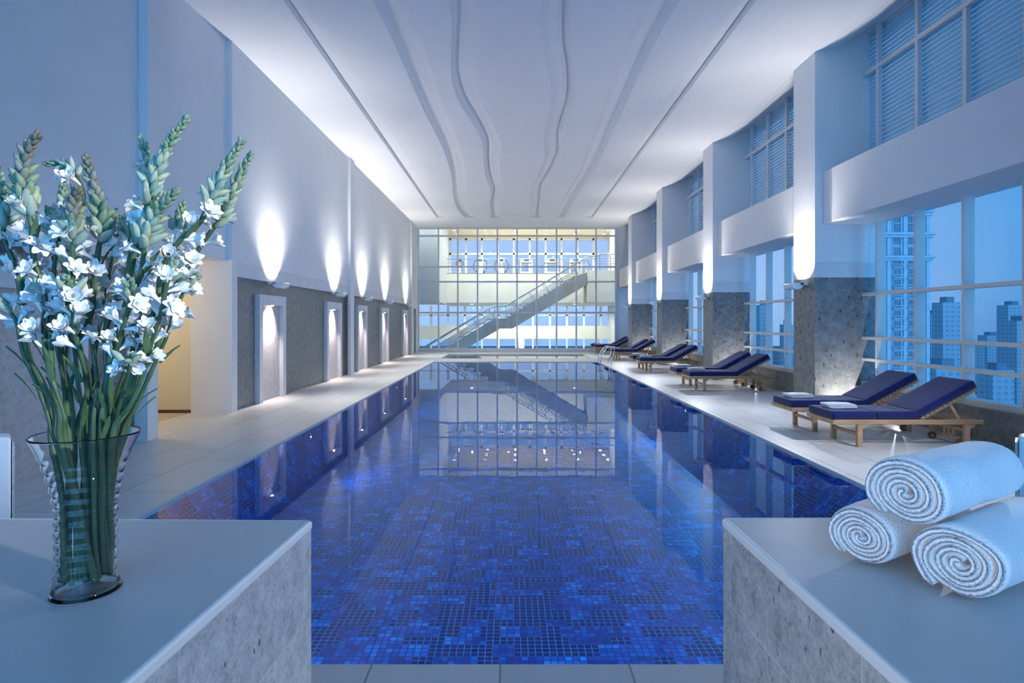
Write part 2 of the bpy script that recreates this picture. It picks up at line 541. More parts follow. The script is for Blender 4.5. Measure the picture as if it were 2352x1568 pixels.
# ------------------------------------------------------------------ mesh helpers
class MB:
    def __init__(self):
        self.v, self.f = [], []

    def add(self, vs, fs):
        o = len(self.v)
        self.v += [tuple(x) for x in vs]
        self.f += [tuple(i + o for i in f) for f in fs]
        return self

    def box(self, x0, x1, y0, y1, z0, z1):
        vs = [(x, y, z) for z in (z0, z1) for x, y in ((x0, y0), (x1, y0), (x1, y1), (x0, y1))]
        return self.add(vs, [(3, 2, 1, 0), (4, 5, 6, 7), (0, 1, 5, 4), (1, 2, 6, 5), (2, 3, 7, 6), (3, 0, 4, 7)])

    def bar(self, a, b_, w, h, up=(0, 0, 1)):
        a, b_ = Vector(a), Vector(b_)
        d = (b_ - a).normalized()
        s = d.cross(Vector(up))
        if s.length < 1e-4:
            s = d.cross(Vector((1, 0, 0)))
        s.normalize()
        u = s.cross(d)
        vs = [p + s * (i * w / 2) + u * (j * h / 2) for p in (a, b_) for i, j in ((-1, -1), (1, -1), (1, 1), (-1, 1))]
        return self.add(vs, [(0, 1, 2, 3), (7, 6, 5, 4), (0, 4, 5, 1), (1, 5, 6, 2), (2, 6, 7, 3), (3, 7, 4, 0)])

    def prism(self, poly, a, b_, axis='y'):
        k = len(poly)
        if axis == 'y':
            vs = [(p[0], a, p[1]) for p in poly] + [(p[0], b_, p[1]) for p in poly]
        elif axis == 'z':
            vs = [(p[0], p[1], a) for p in poly] + [(p[0], p[1], b_) for p in poly]
        else:
            vs = [(a, p[0], p[1]) for p in poly] + [(b_, p[0], p[1]) for p in poly]
        fs = [tuple(range(k)), tuple(reversed(range(k, 2 * k)))]
        fs += [(i, i + k, (i + 1) % k + k, (i + 1) % k) for i in range(k)]
        return self.add(vs, fs)

    def tube(self, pts, r, n=10, caps=True, radii=None):
        pts = [Vector(p) for p in pts]
        k = len(pts)
        t0 = (pts[1] - pts[0]).normalized()
        ref = Vector((0, 0, 1)) if abs(t0.z) < .9 else Vector((1, 0, 0))
        nrm = t0.cross(ref).normalized()
        vs = []
        for i, p in enumerate(pts):
            t = (pts[min(i + 1, k - 1)] - pts[max(i - 1, 0)]).normalized()
            nrm = (nrm - t * nrm.dot(t)).normalized()
            bn = t.cross(nrm)
            rr = radii[i] if radii else r
            for j in range(n):
                a = 2 * PI * j / n
                vs.append(p + (nrm * math.cos(a) + bn * math.sin(a)) * rr)
        fs = [(i * n + j, i * n + (j + 1) % n, (i + 1) * n + (j + 1) % n, (i + 1) * n + j) for i in range(k - 1) for j in range(n)]
        if caps:
            fs += [tuple(reversed(range(n))), tuple(range((k - 1) * n, k * n))]
        return self.add(vs, fs)

    def cyl(self, a, b_, r, n=16):
        return self.tube([a, b_], r, n)

    def lathe(self, prof, n=32, c=(0, 0, 0), fn=None, close=False):
        vs = []
        for r, z in prof:
            for j in range(n):
                a = 2 * PI * j / n
                rr = r + (fn(z, a) if fn else 0)
                vs.append((c[0] + rr * math.cos(a), c[1] + rr * math.sin(a), c[2] + z))
        k = len(prof)
        rng = k if close else k - 1
        fs = [(i * n + j, i * n + (j + 1) % n, ((i + 1) % k) * n + (j + 1) % n, ((i + 1) % k) * n + j) for i in range(rng) for j in range(n)]
        if not close:
            fs += [tuple(reversed(range(n))), tuple(range((k - 1) * n, k * n))]
        return self.add(vs, fs)

    def build(self, name, mat, parent=None, smooth=False, bevel=0, seg=2, world=True, kind=None):
        me = bpy.data.meshes.new(name)
        me.from_pydata(self.v, [], self.f)
        me.materials.append(MATS[mat])
        if smooth:
            for p in me.polygons:
                p.use_smooth = True
        me.update()
        o = bpy.data.objects.new(name, me)
        C.objects.link(o)
        if bevel:
            md = o.modifiers.new('bevel', 'BEVEL')
            md.width = bevel
            md.segments = seg
            md.limit_method = 'ANGLE'
            md.angle_limit = .6
        if parent is not None:
            o.parent = parent
            if world:
                p, off = parent, Vector((0, 0, 0))
                while p is not None:
                    off += p.location
                    p = p.parent if p.type == 'EMPTY' and p.parent else None
                o.matrix_parent_inverse = Matrix.Translation(-off) if parent.type == 'EMPTY' else Matrix.Identity(4)
        if kind:
            o['kind'] = kind
        return o


def thing(name, label, cat, loc=(0, 0, 0), group=None, kind=None, rotz=0):
    o = bpy.data.objects.new(name, None)
    o.empty_display_size = .1
    C.objects.link(o)
    o.location = loc
    o.rotation_euler = (0, 0, rotz)
    if label:
        o['label'] = label
    if cat:
        o['category'] = cat
    if group:
        o['group'] = group
    if kind:
        o['kind'] = kind
    return o


def tag(o, label, cat, group=None, kind=None):
    o['label'], o['category'] = label, cat
    if group:
        o['group'] = group
    if kind:
        o['kind'] = kind
    return o


def setting(name, label, cat, loc=(0, 0, 0)):
    return thing(name, label, cat, loc, kind='structure')


def dup(root, loc, rotz=0, label=None, group=None):
    r = root.copy()
    C.objects.link(r)
    r.location = loc
    r.rotation_euler = (0, 0, rotz)
    if label:
        r['label'] = label
    if group:
        r['group'] = group
    for ch in list(root.children):
        c_ = ch.copy()
        C.objects.link(c_)
        c_.parent = r
        for gch in list(ch.children):
            d_ = gch.copy()
            C.objects.link(d_)
            d_.parent = c_
    return r


def B(*a):
    return MB().box(*a)


# ------------------------------------------------------------------ floor and pools
PXL, PXR, PY0, PY1 = -3.07, 3.45, 2.724, 23.2
KY0, KY1 = 25.3, 28.5
fl = MB()
fl.box(-5.6, PXL, -4, 30.7, -.05, 0)
fl.box(PXR, 6.6, -4, 30.7, -.05, 0)
fl.box(PXL, PXR, -4, PY0, -.05, 0)
fl.box(PXL, PXR, PY1, KY0, -.05, 0)
fl.box(PXL, PXR, KY1, 30.7, -.05, 0)
o = fl.build('floor', 'deck_limestone', kind='structure')
o['label'] = 'pale limestone pool deck with fine joints'
o['category'] = 'floor'


def basin(name, x0, x1, y0, y1, z, zt, mat, label):
    m_ = MB()
    m_.box(x0 - .1, x1 + .1, y0 - .1, y1 + .1, z - .1, z)
    m_.box(x0 - .1, x0, y0 - .1, y1 + .1, z, zt)
    m_.box(x1, x1 + .1, y0 - .1, y1 + .1, z, zt)
    m_.box(x0, x1, y0 - .1, y0, z, zt)
    m_.box(x0, x1, y1, y1 + .1, z, zt)
    o = m_.build(name, mat, kind='structure')
    o['label'] = label
    o['category'] = 'pool'
    return o


basin('pool_basin', PXL, PXR, PY0, PY1, -.80, -.052, 'pool_mosaic', 'long swimming pool lined with blue and violet mosaic tiles')
basin('shallow_basin', PXL, PXR, KY0, KY1, -.35, -.052, 'shallow_tile', 'small shallow pool basin in front of the far glass wall')
w = MB()
nx, ny = 1, 1
w.add([(PXL, PY0, -.022), (PXR, PY0, -.022), (PXR, PY1, -.022), (PXL, PY1, -.022)], [(0, 1, 2, 3)])
tag(w.build('pool_water', 'pool_water'), 'still clear water of the long blue tiled pool', 'water', kind='stuff')
w = MB()
w.add([(PXL, KY0, -.012), (PXR, KY0, -.012), (PXR, KY1, -.012), (PXL, KY1, -.012)], [(0, 1, 2, 3)])
tag(w.build('shallow_water', 'pool_water'), 'thin sheet of water in the small far pool before the glass wall', 'water', kind='stuff')

# underwater lamps
n_l = 0
for side, ys in ((-1, (8.9, 15.6)), (1, (11.5, 18.0))):
    for y in ys:
        x = PXL if side < 0 else PXR
        t = thing('pool_lamp', 'round underwater lamp set in the %s pool wall, %s along the pool' % ('left' if side < 0 else 'right', ['nearer', 'farther'][list(ys).index(y)]),
                  'lamp', (x, y, -.16), 'underwater lamps in the pool walls')
        MB().cyl((x, y, -.16), (x - side * .015, y, -.16), .055, 20).build('rim', 'chrome', t)
        MB().cyl((x - side * .014, y, -.16), (x - side * .018, y, -.16), .013, 16).build('lens', 'pool_lamp_glow', t)
        light('pool_light', 'SPOT', (x - side * .04, y, -.17), 80, (.30, .70, 1), (-side, 0, .04), .03, spot=130, blend=.6)

for x in (-1.6, .2, 2.0):  # added lights without fittings under the near edge to brighten the pool floor
    light('pool_light', 'SPOT', (x, PY0 + .05, -.10), 115, (.26, .72, 1), (0, 1, .10), .03, spot=120, blend=.8)

# ------------------------------------------------------------------ left wall
ZC = 6.5
ZS, ZB = 2.40, 2.66
wl_ = setting('wall_left', 'tall white plaster wall along the left of the pool', 'wall', (-5.2, 0, 0))
u = MB()
u.box(-5.6, -4.98, -4, 7.8, ZB, 6.7)
u.box(-5.6, -4.86, 7.8, 8.03, 0, 6.7)
u.box(-5.6, -4.98, 8.03, 10.2, ZB, 6.7)
u.box(-5.6, -4.88, 10.2, 29.2, ZB, 6.7)
u.box(-5.6, -4.88, 29.2, 30.0, 2.25, 6.7)
u.box(-5.6, -4.88, 30.0, 30.6, 0, 6.7)
u.box(-5.6, -4.88, 10.2, 10.40, 0, ZB)
u.box(-5.6, -4.88, 28.3, 29.2, 0, ZB)
u.build('plaster', 'white_plaster', wl_)
B(-4.885, -4.80, 17.45, 17.85, 0, 6.6).build('pilaster_strip', 'white_plaster', wl_)
B(-4.885, -4.82, 28.3, 28.65, 0, 6.6).build('pilaster_strip', 'white_plaster', wl_)
u = MB()
u.box(-5.6, -4.985, -4, 7.8, ZS, ZB)
u.box(-5.6, -4.885, 10.4, 28.3, ZS, ZB)
u.build('stone_band', 'limestone_band', wl_)
u = MB()
u.box(-5.6, -5.04, -4, 7.8, 0, ZS)
u.box(-5.6, -4.98, 10.4, 28.3, 0, ZS)
u.build('stone_cladding', 'grey_stone', wl_)

# side passage behind the opening
ps = setting('wall_passage', 'warm lit wall inside the side passage', 'wall', (-7.5, 10.3, 0))
B(-9.5, -5.18, 10.24, 10.4, -.02, 2.7).build('plaster', 'warm_wall', ps)
u = MB()
u.box(-9.6, -9.5, 7.8, 10.4, 0, 2.7)
u.box(-9.5, -5.6, 7.8, 8.0, 0, 2.7)
u.box(-9.5, -5.6, 7.8, 10.4, 2.665, 2.75)
u.build('passage_shell', 'warm_wall', ps)
B(-9.5, -5.2, 10.22, 10.245, -.005, .05).build('baseboard', 'dark_wood', ps)
o = B(-9.5, -5.6, 8.0, 10.24, -.05, -.002).build('floor_passage', 'carpet', kind='structure')

# door at the far end of the left wall
dr = setting('door_1', 'narrow dark door at the far end of the left wall', 'door', (-4.95, 29.6, 0))
B(-5.1, -5.0, 29.22, 29.98, 0, 1.72).build('door_leaf', 'dark_door', dr)
B(-5.1, -5.0, 29.22, 29.98, 1.80, 2.24).build('transom_light', 'dark_door', dr)
u = MB()
u.box(-5.1, -4.88, 29.2, 29.25, 0, 2.25)
u.box(-5.1, -4.88, 29.95, 30.0, 0, 2.25)
u.box(-5.1, -4.9, 29.2, 30.0, 1.72, 1.80)
u.build('door_frame', 'atrium_grey', dr)

# ------------------------------------------------------------------ lit niches and sconces
NICHE = [(5.45, 6.82), (11.33, 12.66), (15.5, 16.85), (18.62, 19.85), (22.0, 23.35), (26.45, 27.7)]
WORD = ['nearest', 'second', 'third', 'fourth', 'fifth', 'farthest']
for i, (y0, y1) in enumerate(NICHE):
    off = -.06 if i == 0 else 0
    xf, xs = -4.88 + off, -4.98 + off
    lab = 'unlit white-framed marble niche behind the flower vase' if i == 0 else \
        'white-framed marble niche with a glowing bulb, %s lit one along the left wall' % ['', 'nearest', 'second', 'third', 'fourth', 'farthest'][i]
    t = thing('wall_niche', lab, 'niche', (xf, (y0 + y1) / 2, 0), 'framed niches on the left wall')
    fr = MB()
    fr.box(xs, xf, y0, y0 + .155, 0, 2.13)
    fr.box(xs, xf, y1 - .155, y1, 0, 2.13)
    fr.box(xs, xf, y0 + .155, y1 - .155, 1.93, 2.13)
    fr.build('frame', 'limestone_band', t, bevel=.004)
    B(xs, xs + .015, y0 + .155, y1 - .155, 0, 1.93).build('marble_panel', 'niche_marble', t)
    ym = (y0 + y1) / 2
    MB().cyl((xf - .03, ym, 1.93), (xf - .03, ym, 1.915), .026, 14).build('downlight', 'warm_bulb' if i else 'chrome', t)
    if i:
        light('niche_light', 'SPOT', (xf + .035, ym + .02, 1.91), 330, (1, .82, .76), (-.6, -.22, -1), .03, spot=110, blend=1)


def make_sconce():
    t = thing('wall_sconce', 'x', 'wall lamp')
    # +x leaves the wall, axis of the half round trough along y
    def half(r0, y0, y1, n_=14):
        m_ = MB()
        pts = [(.20 + r0 * math.cos(PI + PI * k / n_), r0 * .95 * math.sin(PI + PI * k / n_)) for k in range(n_ + 1)]
        m_.prism(pts + [(.20 + r0, .02), (.20 - r0, .02)], y0, y1)
        return m_
    s_ = MB()
    nn = 16
    R0, R1 = .105, .097
    out_ = [(.20 + R0 * math.cos(PI + PI * k / nn), .95 * R0 * math.sin(PI + PI * k / nn)) for k in range(nn + 1)]
    inn = [(.20 + R1 * math.cos(PI + PI * k / nn), .95 * R1 * math.sin(PI + PI * k / nn)) for k in range(nn + 1)]
    s_.prism(out_ + list(reversed(inn)), .012, .348)
    s_.build('trough', 'sconce_paint', t, world=False)
    half(.109, 0, .014).build('end_cap', 'sconce_paint', t, world=False)
    half(.109, .346, .36).build('end_cap', 'sconce_paint', t, world=False)
    arm = B(0, .15, .0, .012, -.025, .022).build('bracket_arm', 'sconce_paint', t, world=False, bevel=.003)
    B(0, .15, .348, .36, -.025, .022).build('bracket_arm', 'sconce_paint', t, world=False, bevel=.003)
    for xx in (.02, .11):
        MB().cyl((xx, -.003, 0), (xx, .001, 0), .006, 8).build('screw', 'screw_dark', arm, world=False)
    MB().cyl((.20, .05, -.02), (.20, .31, -.02), .012, 10).build('halogen_tube', 'halogen_glow', t, world=False)
    return t


sc0 = make_sconce()
SW = ['nearest', 'second', 'third', 'fourth', 'fifth']
first = True
for i, (y0, y1) in enumerate(NICHE):
    ym = (y0 + y1) / 2 - .30
    lab = 'white half-round wall sconce over the unlit niche behind the flowers' if i == 0 else \
        'white half-round uplight sconce on the left wall above the %s lit niche' % ['', 'nearest', 'second', 'third', 'fourth', 'farthest'][i]
    loc = (-4.985 if i == 0 else -4.88, ym, 2.375)
    if first:
        sc0.location = loc
        sc0['label'] = lab
        sc0['group'] = 'uplight sconces on the walls'
        first = False
    else:
        dup(sc0, loc, 0, lab, 'uplight sconces on the walls')
    if i:
        light('sconce_light', 'AREA', (loc[0] + .17, ym + .18, 2.40), 36, (1, .96, .93), (-.30, 0, 1), .28, .07).data.spread = 1.75
        light('sconce_spill', 'SPOT', (loc[0] + .22, ym + .18, 2.44), 150, (1, .97, .92), (.6, 0, 1), .05, spot=150, blend=1)
        light('deck_fill', 'SPOT', (loc[0] + .32, ym + .18, 2.36), 250, (1, .96, .92), (.9, 0, -.75), 0, spot=125, blend=1)  # added below the opaque uplight to brighten the deck

# ------------------------------------------------------------------ ceiling with wave-shaped recesses
D0 = 4.9 * F


def groove(pts):
    r = []
    for px, py in pts:
        d = D0 / (VY - py)
        r.append((d, (px - VX) / F * d))
    return r


G = [groove([(650, 0), (830, 255), (1010, 510)]),
     groove([(855, 0), (900, 89), (971, 250), (1018, 343), (1036, 403), (1043, 460), (1057, 489), (1078, 507)]),
     groove([(1031, 0), (1036, 107), (1037, 178), (1053, 232), (1086, 286), (1109, 332), (1111, 375), (1118, 414), (1128, 443), (1124, 471), (1128, 503)]),
     groove([(1320, 0), (1312, 107), (1319, 178), (1317, 232), (1301, 286), (1291, 321), (1290, 357), (1271, 400), (1249, 435), (1245, 468), (1239, 503)]),
     groove([(1561, 0), (1500, 107), (1364, 393), (1321, 457), (1294, 503)]),
     groove([(1738, 0), (1546, 255), (1355, 508)])]
EXT = [[(2, -3.45), (5.5, -3.45)], [(-4, -2.4), (0, -2.1), (4, -2.35)], [(-4, -1.2), (-1, -.7), (2, -1.1), (5.5, -1.25)],
       [(-4, 1.2), (-1, .7), (2, .8), (5.5, 1.1)], [(-4, 2.5), (4, 2.5)], [(2, 3.7), (5.5, 3.7)]]


def interp(tab, y):
    if y <= tab[0][0]:
        return tab[0][1]
    if y >= tab[-1][0]:
        return tab[-1][1]
    for i in range(len(tab) - 1):
        if tab[i][0] <= y <= tab[i + 1][0]:
            p0, p1, p2, p3 = tab[max(i - 1, 0)], tab[i], tab[i + 1], tab[min(i + 2, len(tab) - 1)]
            h = p2[0] - p1[0]
            m1 = (p2[1] - p0[1]) / (p2[0] - p0[0])
            m2 = (p3[1] - p1[1]) / (p3[0] - p1[0])
            s_ = (y - p1[0]) / h
            return ((2 * s_**3 - 3 * s_**2 + 1) * p1[1] + (s_**3 - 2 * s_**2 + s_) * h * m1 + (-2 * s_**3 + 3 * s_**2) * p2[1] + (s_**3 - s_**2) * h * m2)


TABS = [sorted(EXT[i] + G[i]) for i in range(6)]
rows = []
yy = -4.0
ys = []
while yy < 27.6:
    ys.append(yy)
    yy += .2
ys += [27.6]
PROF_N = [(0, 0), (.012, .10), (.014, .125), (.035, .125), (.05, .10), (.22, .06), (.42, 0)]
PROF_W = [(0, 0), (.03, .07), (.09, .16), (.15, .175), (.24, .09), (.37, .075), (.50, 0)]
COVE = [(5.3, 0), (5.6, .0), (5.78, .03), (5.95, .09), (6.12, .18), (6.28, .27), (6.40, .32), (6.8, .32)]


def crow(y, amp=1.0):
    pts = [(-5.5, y, ZC)]
    for i in range(6):
        x = interp(TABS[i], y)
        wsc = 1.0 if i in (1, 2, 3, 4) else .9
        pr = PROF_N if i in (0, 5) else PROF_W
        pr = pr if i < 3 else list(reversed(pr))
        for dx, dz in pr:
            pts.append((x + dx * wsc if i < 3 else x - dx * wsc, y, ZC + dz * amp))
    for x, dz in COVE:
        pts.append((x, y, ZC + dz))
    return pts


for y in ys:
    rows.append(crow(y))
rows.append([(p[0], 27.62, p[2]) for p in crow(27.6, 0)])
rows.append([(p[0], 30.7, p[2]) for p in crow(27.6, 0)])
cm = MB()
k = len(rows[0])
cm.add([p for r in rows for p in r], [(i * k + j, (i + 1) * k + j, (i + 1) * k + j + 1, i * k + j + 1) for i in range(len(rows) - 1) for j in range(k - 1)])
o = cm.build('ceiling', 'ceiling_paint', kind='structure')
o['label'] = 'white ceiling with six long wave-shaped recesses'
o['category'] = 'ceiling'
o = B(-5.6, 6.9, -4, 30.7, 7.0, 7.1).build('roof_slab', 'white_plaster', kind='structure')

# ------------------------------------------------------------------ right wall: columns, beams, windows, blinds
BW = ['out-of-sight', 'nearest', 'second', 'third', 'fourth', 'farthest']
for i, y0 in enumerate(COL_Y):
    cl = setting('column', '%s square column of the window wall with grey stone base' % ['first', 'second', 'third', 'fourth', 'fifth', 'sixth'][i], 'column', (5.95, y0 + .4, 0))
    B(5.52, 6.62, y0, y0 + .8, ZB, 6.95).build('shaft', 'white_plaster', cl)
    B(5.515, 6.62, y0 - .005, y0 + .805, ZS, ZB).build('stone_band', 'limestone_band', cl)
    B(5.52, 6.62, y0, y0 + .8, 0, ZS).build('stone_cladding', 'grey_stone', cl)
XM = 6.38


def bay(idx, y0, y1):
    bm_ = setting('beam', '%s white beam between the window columns' % BW[idx], 'beam', (5.95, (y0 + y1) / 2, 3.36))
    poly = [(5.74, y0), (5.74, y0 + .28), (5.65, y0 + .36), (5.65, y1 - .36), (5.74, y1 - .28), (5.74, y1), (6.62, y1), (6.62, y0)]
    if idx:
        poly = [(5.65, y0), (5.65, y1 - .34), (5.67, y1 - .30), (5.67, y1), (6.62, y1), (6.62, y0)]
    MB().prism(poly, 3.36, 4.31, 'z').build('beam_face', 'white_plaster', bm_, bevel=.01)
    # lower window
    w1 = setting('window_%d' % (2 * idx + 1), '%s tall lower window of the right wall' % BW[idx], 'window', (6.5, (y0 + y1) / 2, .5))
    mull = [y1 - .4 - .98 * k for k in range(8) if y1 - .4 - .98 * k > y0 + .05]
    fm = MB()
    for y in mull:
        fm.box(XM, 6.53, y - .026, y + .026, .50, 3.40)
    for z, h in ((2.09, .055), (1.30, .055), (.913, .05)):
        fm.box(XM - .005, 6.53, y0, y1, z - h / 2, z + h / 2)
    fm.box(XM - .02, 6.6, y0, y1, .43, .52)
    fm.box(XM + .1, 6.6, y0, y1, .38, .43)
    fm.build('window_frame', 'beige_frame', w1)
    MB().add([(6.52, y0, .5), (6.52, y1, .5), (6.52, y1, 3.4), (6.52, y0, 3.4)], [(0, 1, 2, 3)]).build('window_pane', 'window_glass', w1)
    B(6.25, 6.62, y0, y1, 0, .44).build('stone_dado', 'grey_stone', w1)
    # upper window
    w2 = setting('window_%d' % (2 * idx + 2), '%s upper window under the ceiling on the right' % BW[idx], 'window', (6.5, (y0 + y1) / 2, 4.3))
    fm = MB()
    for y in mull:
        fm.box(6.40, 6.47, y - .035, y + .035, 4.3, 6.84)
    fm.box(6.395, 6.47, y0, y1, 6.03, 6.11)
    fm.build('window_frame', 'pale_frame', w2)
    MB().add([(6.60, y0, 4.3), (6.60, y1, 4.3), (6.60, y1, 6.9), (6.60, y0, 6.9)], [(0, 1, 2, 3)]).build('window_pane', 'window_glass', w2)
    edges = [y1] + mull + [y0]
    for k in range(len(edges) - 1):
        ya, yb = edges[k + 1] + .004, edges[k] - .004
        if yb - ya < .15:
            continue
        bl = MB()
        z = 4.33
        while z < 6.76:
            bl.bar((6.527, ya, z + .016), (6.527, yb, z + .016), .006, .046, (.50, 0, .87))
            bl.bar((6.513, ya, z - .022), (6.513, yb, z - .022), .006, .044, (.12, 0, .99))
            z += .078
        t = thing('venetian_blind', 'closed horizontal-slat blind in the %s upper window, %s pane from its far column' % (BW[idx], ['first', 'second', 'third', 'fourth', 'fifth', 'sixth', 'seventh'][k]), 'blind', (6.52, (ya + yb) / 2, 4.33), 'slatted blinds in the upper windows')
        bl.build('slats', 'blind_slat', t)
        B(6.50, 6.54, ya, yb, 6.77, 6.81).build('head_rail', 'pale_frame', t)


for i in range(0, 6):
    bay(i, COL_Y[i] + .8, COL_Y[i + 1] if i < 5 else 30.6)
wr = setting('wall_right', 'narrow plaster edge above the right-hand windows', 'wall', (6.7, 15, 6.85))
B(6.45, 6.9, -4, 30.7, 6.83, 6.99).build('lintel', 'white_plaster', wr)
B(6.62, 6.75, -4, COL_Y[0] + .8, 0, 6.9).build('near_return', 'white_plaster', wr)

for i in range(2, 6):
    y0 = COL_Y[i]
    loc = (5.52, y0 + .58, 2.30)
    dup(sc0, loc, PI, 'white half-round uplight sconce on the %s visible column of the window wall' % ['nearest', 'second', 'third', 'farthest'][i - 2], 'uplight sconces on the walls')
    light('sconce_light', 'AREA', (5.35, y0 + .40, 2.33), 30, (1, .96, .95), (.30, 0, 1), .28, .07).data.spread = 1.75
    light('sconce_spill', 'SPOT', (5.30, y0 + .40, 2.37), 150, (1, .97, .92), (-.6, 0, 1), .05, spot=150, blend=1)
    light('deck_fill', 'SPOT', (5.19, y0 + .40, 2.29), 215, (.86, .90, 1), (-.9, -.5, -.75), 0, spot=135, blend=1)  # added downward fill for the right deck, not thrown by the trough
    # small uplight on the deck against the near face of each column, hidden by the loungers
    light('deck_uplight', 'SPOT', (6.12, y0 - .55, .10), 60, (1, .94, .88), (-.1, .75, .75), 0, spot=130, blend=.8)
    light('deck_uplight', 'SPOT', (6.1, y0 - 1.4, .22), 7, (.95, .95, 1), (-1, -.1, .06), 0, spot=140, blend=.6)

# fill added for the near loungers; the unseen column carries no sconce
light('deck_fill', 'SPOT', (5.19, COL_Y[1] + .40, 2.29), 230, (.90, .92, 1), (-.8, .5, -.75), 0, spot=135, blend=1)

# ------------------------------------------------------------------ glass behind the camera
wb = setting('window_20', 'glazed wall behind the viewer', 'window', (0, -3.9, 0))
fm = MB()
for x in (-5.0, -2.5, 0, 2.5, 5.0):
    fm.box(x - .06, x + .06, -3.98, -3.86, 0, 6.5)
for z in (.1, 2.4, 4.4, 6.45):
    fm.box(-5.2, 6.6, -3.98, -3.88, z - .05, z + .05)
fm.build('window_frame', 'pale_frame', wb)

# ------------------------------------------------------------------ far glass wall
gw = setting('window_30', 'tall gridded glass wall at the far end of the pool', 'window', (0, 30.6, 0))
MX = [(930 + zx * .2211 - VX) / F * 30.6 for zx in (142, 350, 550, 755, 960, 1165, 1370, 1575, 1780, 1985, 2187)]
fm = MB()
for x in MX:
    fm.box(x - .038, x + .038, 30.52, 30.68, 0, ZC)
for z in (6.08, 4.46, 3.68, 2.06):
    fm.box(MX[0], MX[-1], 30.54, 30.66, z - .045, z + .045)
fm.box(MX[0] - .05, MX[-1] + .05, 30.5, 30.7, 0, .19)
fm.box(MX[0] - .05, MX[-1] + .05, 30.5, 30.7, ZC - .06, ZC + .1)
fm.box(MX[0] - .10, MX[0] - .03, 30.48, 30.7, 0, ZC)
fm.build('window_frame', 'pale_frame', gw)
MB().add([(MX[0], 30.6, .1), (MX[-1], 30.6, .1), (MX[-1], 30.6, ZC), (MX[0], 30.6, ZC)], [(0, 1, 2, 3)]).build('window_pane', 'window_glass', gw)
o = B(MX[-1] + .02, 6.62, 30.6, 30.7, 0, 6.95).build('wall_far', 'white_plaster', kind='structure')
o['label'] = 'white wall strip right of the far glass wall'
o['category'] = 'wall'

# ------------------------------------------------------------------ atrium beyond the glass
FZ = 4.56
fa = B(-9, 9, 30.7, 44.2, -2.1, -2.0).build('floor_atrium', 'atrium_floor', kind='structure')
ra = B(-9, 9, 30.7, 37.6, 8.0, 8.1).build('ceiling_atrium', 'atrium_white', kind='structure')
sl = setting('wall_atrium_left', 'pale grey wall block behind the left end of the glass wall', 'wall', (-6, 33, 2.65))
B(-9, -3.98, 31.6, 37.0, 2.66, 8.0).build('wall_block', 'atrium_grey', sl)
B(-9, -8.8, 30.7, 44, -2, 8).build('side_wall', 'atrium_white', sl)
sr = setting('wall_atrium_right', 'white side wall at the right of the atrium', 'wall', (7, 37, 0))
B(7.3, 7.5, 30.7, 44, -2, 8).build('side_wall', 'atrium_white', sr)
B(6.25, 7.4, 35.2, 37, 4.4, 8).build('pier', 'cream_spandrel', sr)
bal = setting('balcony', 'curved cream balcony front of the gym floor above the stair', 'balcony', (1, 36, 2.76))
arc = [(-4.03 + .5 * math.cos(a) - .02, 36.5 + .5 * math.sin(a)) for a in [PI + PI / 2 * q / 8 for q in range(9)]]
poly = [(-4.55, 44), ] + arc + [(7.3, 36.0), (7.3, 44)]
MB().prism(poly, 2.76, FZ, 'z').build('balcony_slab', 'cream_spandrel', bal)
B(-4.0, 7.3, 35.98, 36.15, FZ, FZ + .03).build('edge_strip', 'stair_paint', bal)
gc = B(-9, 9, 37.6, 44.3, 7.86, 8.0).build('ceiling_gym', 'gym_ceiling', kind='structure')
# back windows
gb = setting('window_31', 'gym window wall beyond the treadmills', 'window', (1, 44, FZ))
fm = MB()
for k in range(14):
    x = -8.2 + 1.2 * k
    fm.box(x - .07, x + .07, 43.95, 44.1, FZ, 7.86)
fm.box(-9, 9, 43.95, 44.1, 6.62, 6.76)
fm.box(-9, 9, 43.95, 44.1, FZ, FZ + .12)
fm.box(-9, 9, 43.95, 44.1, 7.72, 7.86)
fm.build('window_frame', 'atrium_white', gb)
MB().add([(-9, 44.05, FZ), (9, 44.05, FZ), (9, 44.05, 7.86), (-9, 44.05, 7.86)], [(0, 1, 2, 3)]).build('window_pane', 'window_glass', gb)
lb = setting('window_32', 'lower lobby window wall under the balcony', 'window', (1, 44, 0))
fm = MB()
for k in range(14):
    x = -8.6 + 1.28 * k
    fm.box(x - .08, x + .08, 43.95, 44.1, 1.27, 2.78)
    fm.box(x - .06, x + .06, 43.95, 44.1, -2, .29)
fm.box(-9, 9, 43.95, 44.1, 2.02, 2.12)
fm.box(.55, 1.0, 43.8, 44.0, -2, .4)
fm.build('window_frame', 'atrium_white', lb)
B(-9, 9, 43.9, 44.1, .29, 1.27).build('spandrel', 'cream_spandrel', lb)
MB().add([(-9, 44.05, 1.2), (9, 44.05, 1.2), (9, 44.05, 2.78), (-9, 44.05, 2.78)], [(0, 1, 2, 3)]).build('window_pane', 'window_glass', lb)
MB().add([(-9, 44.05, -2), (9, 44.05, -2), (9, 44.05, .3), (-9, 44.05, .3)], [(0, 1, 2, 3)]).build('window_pane', 'window_glass', lb)

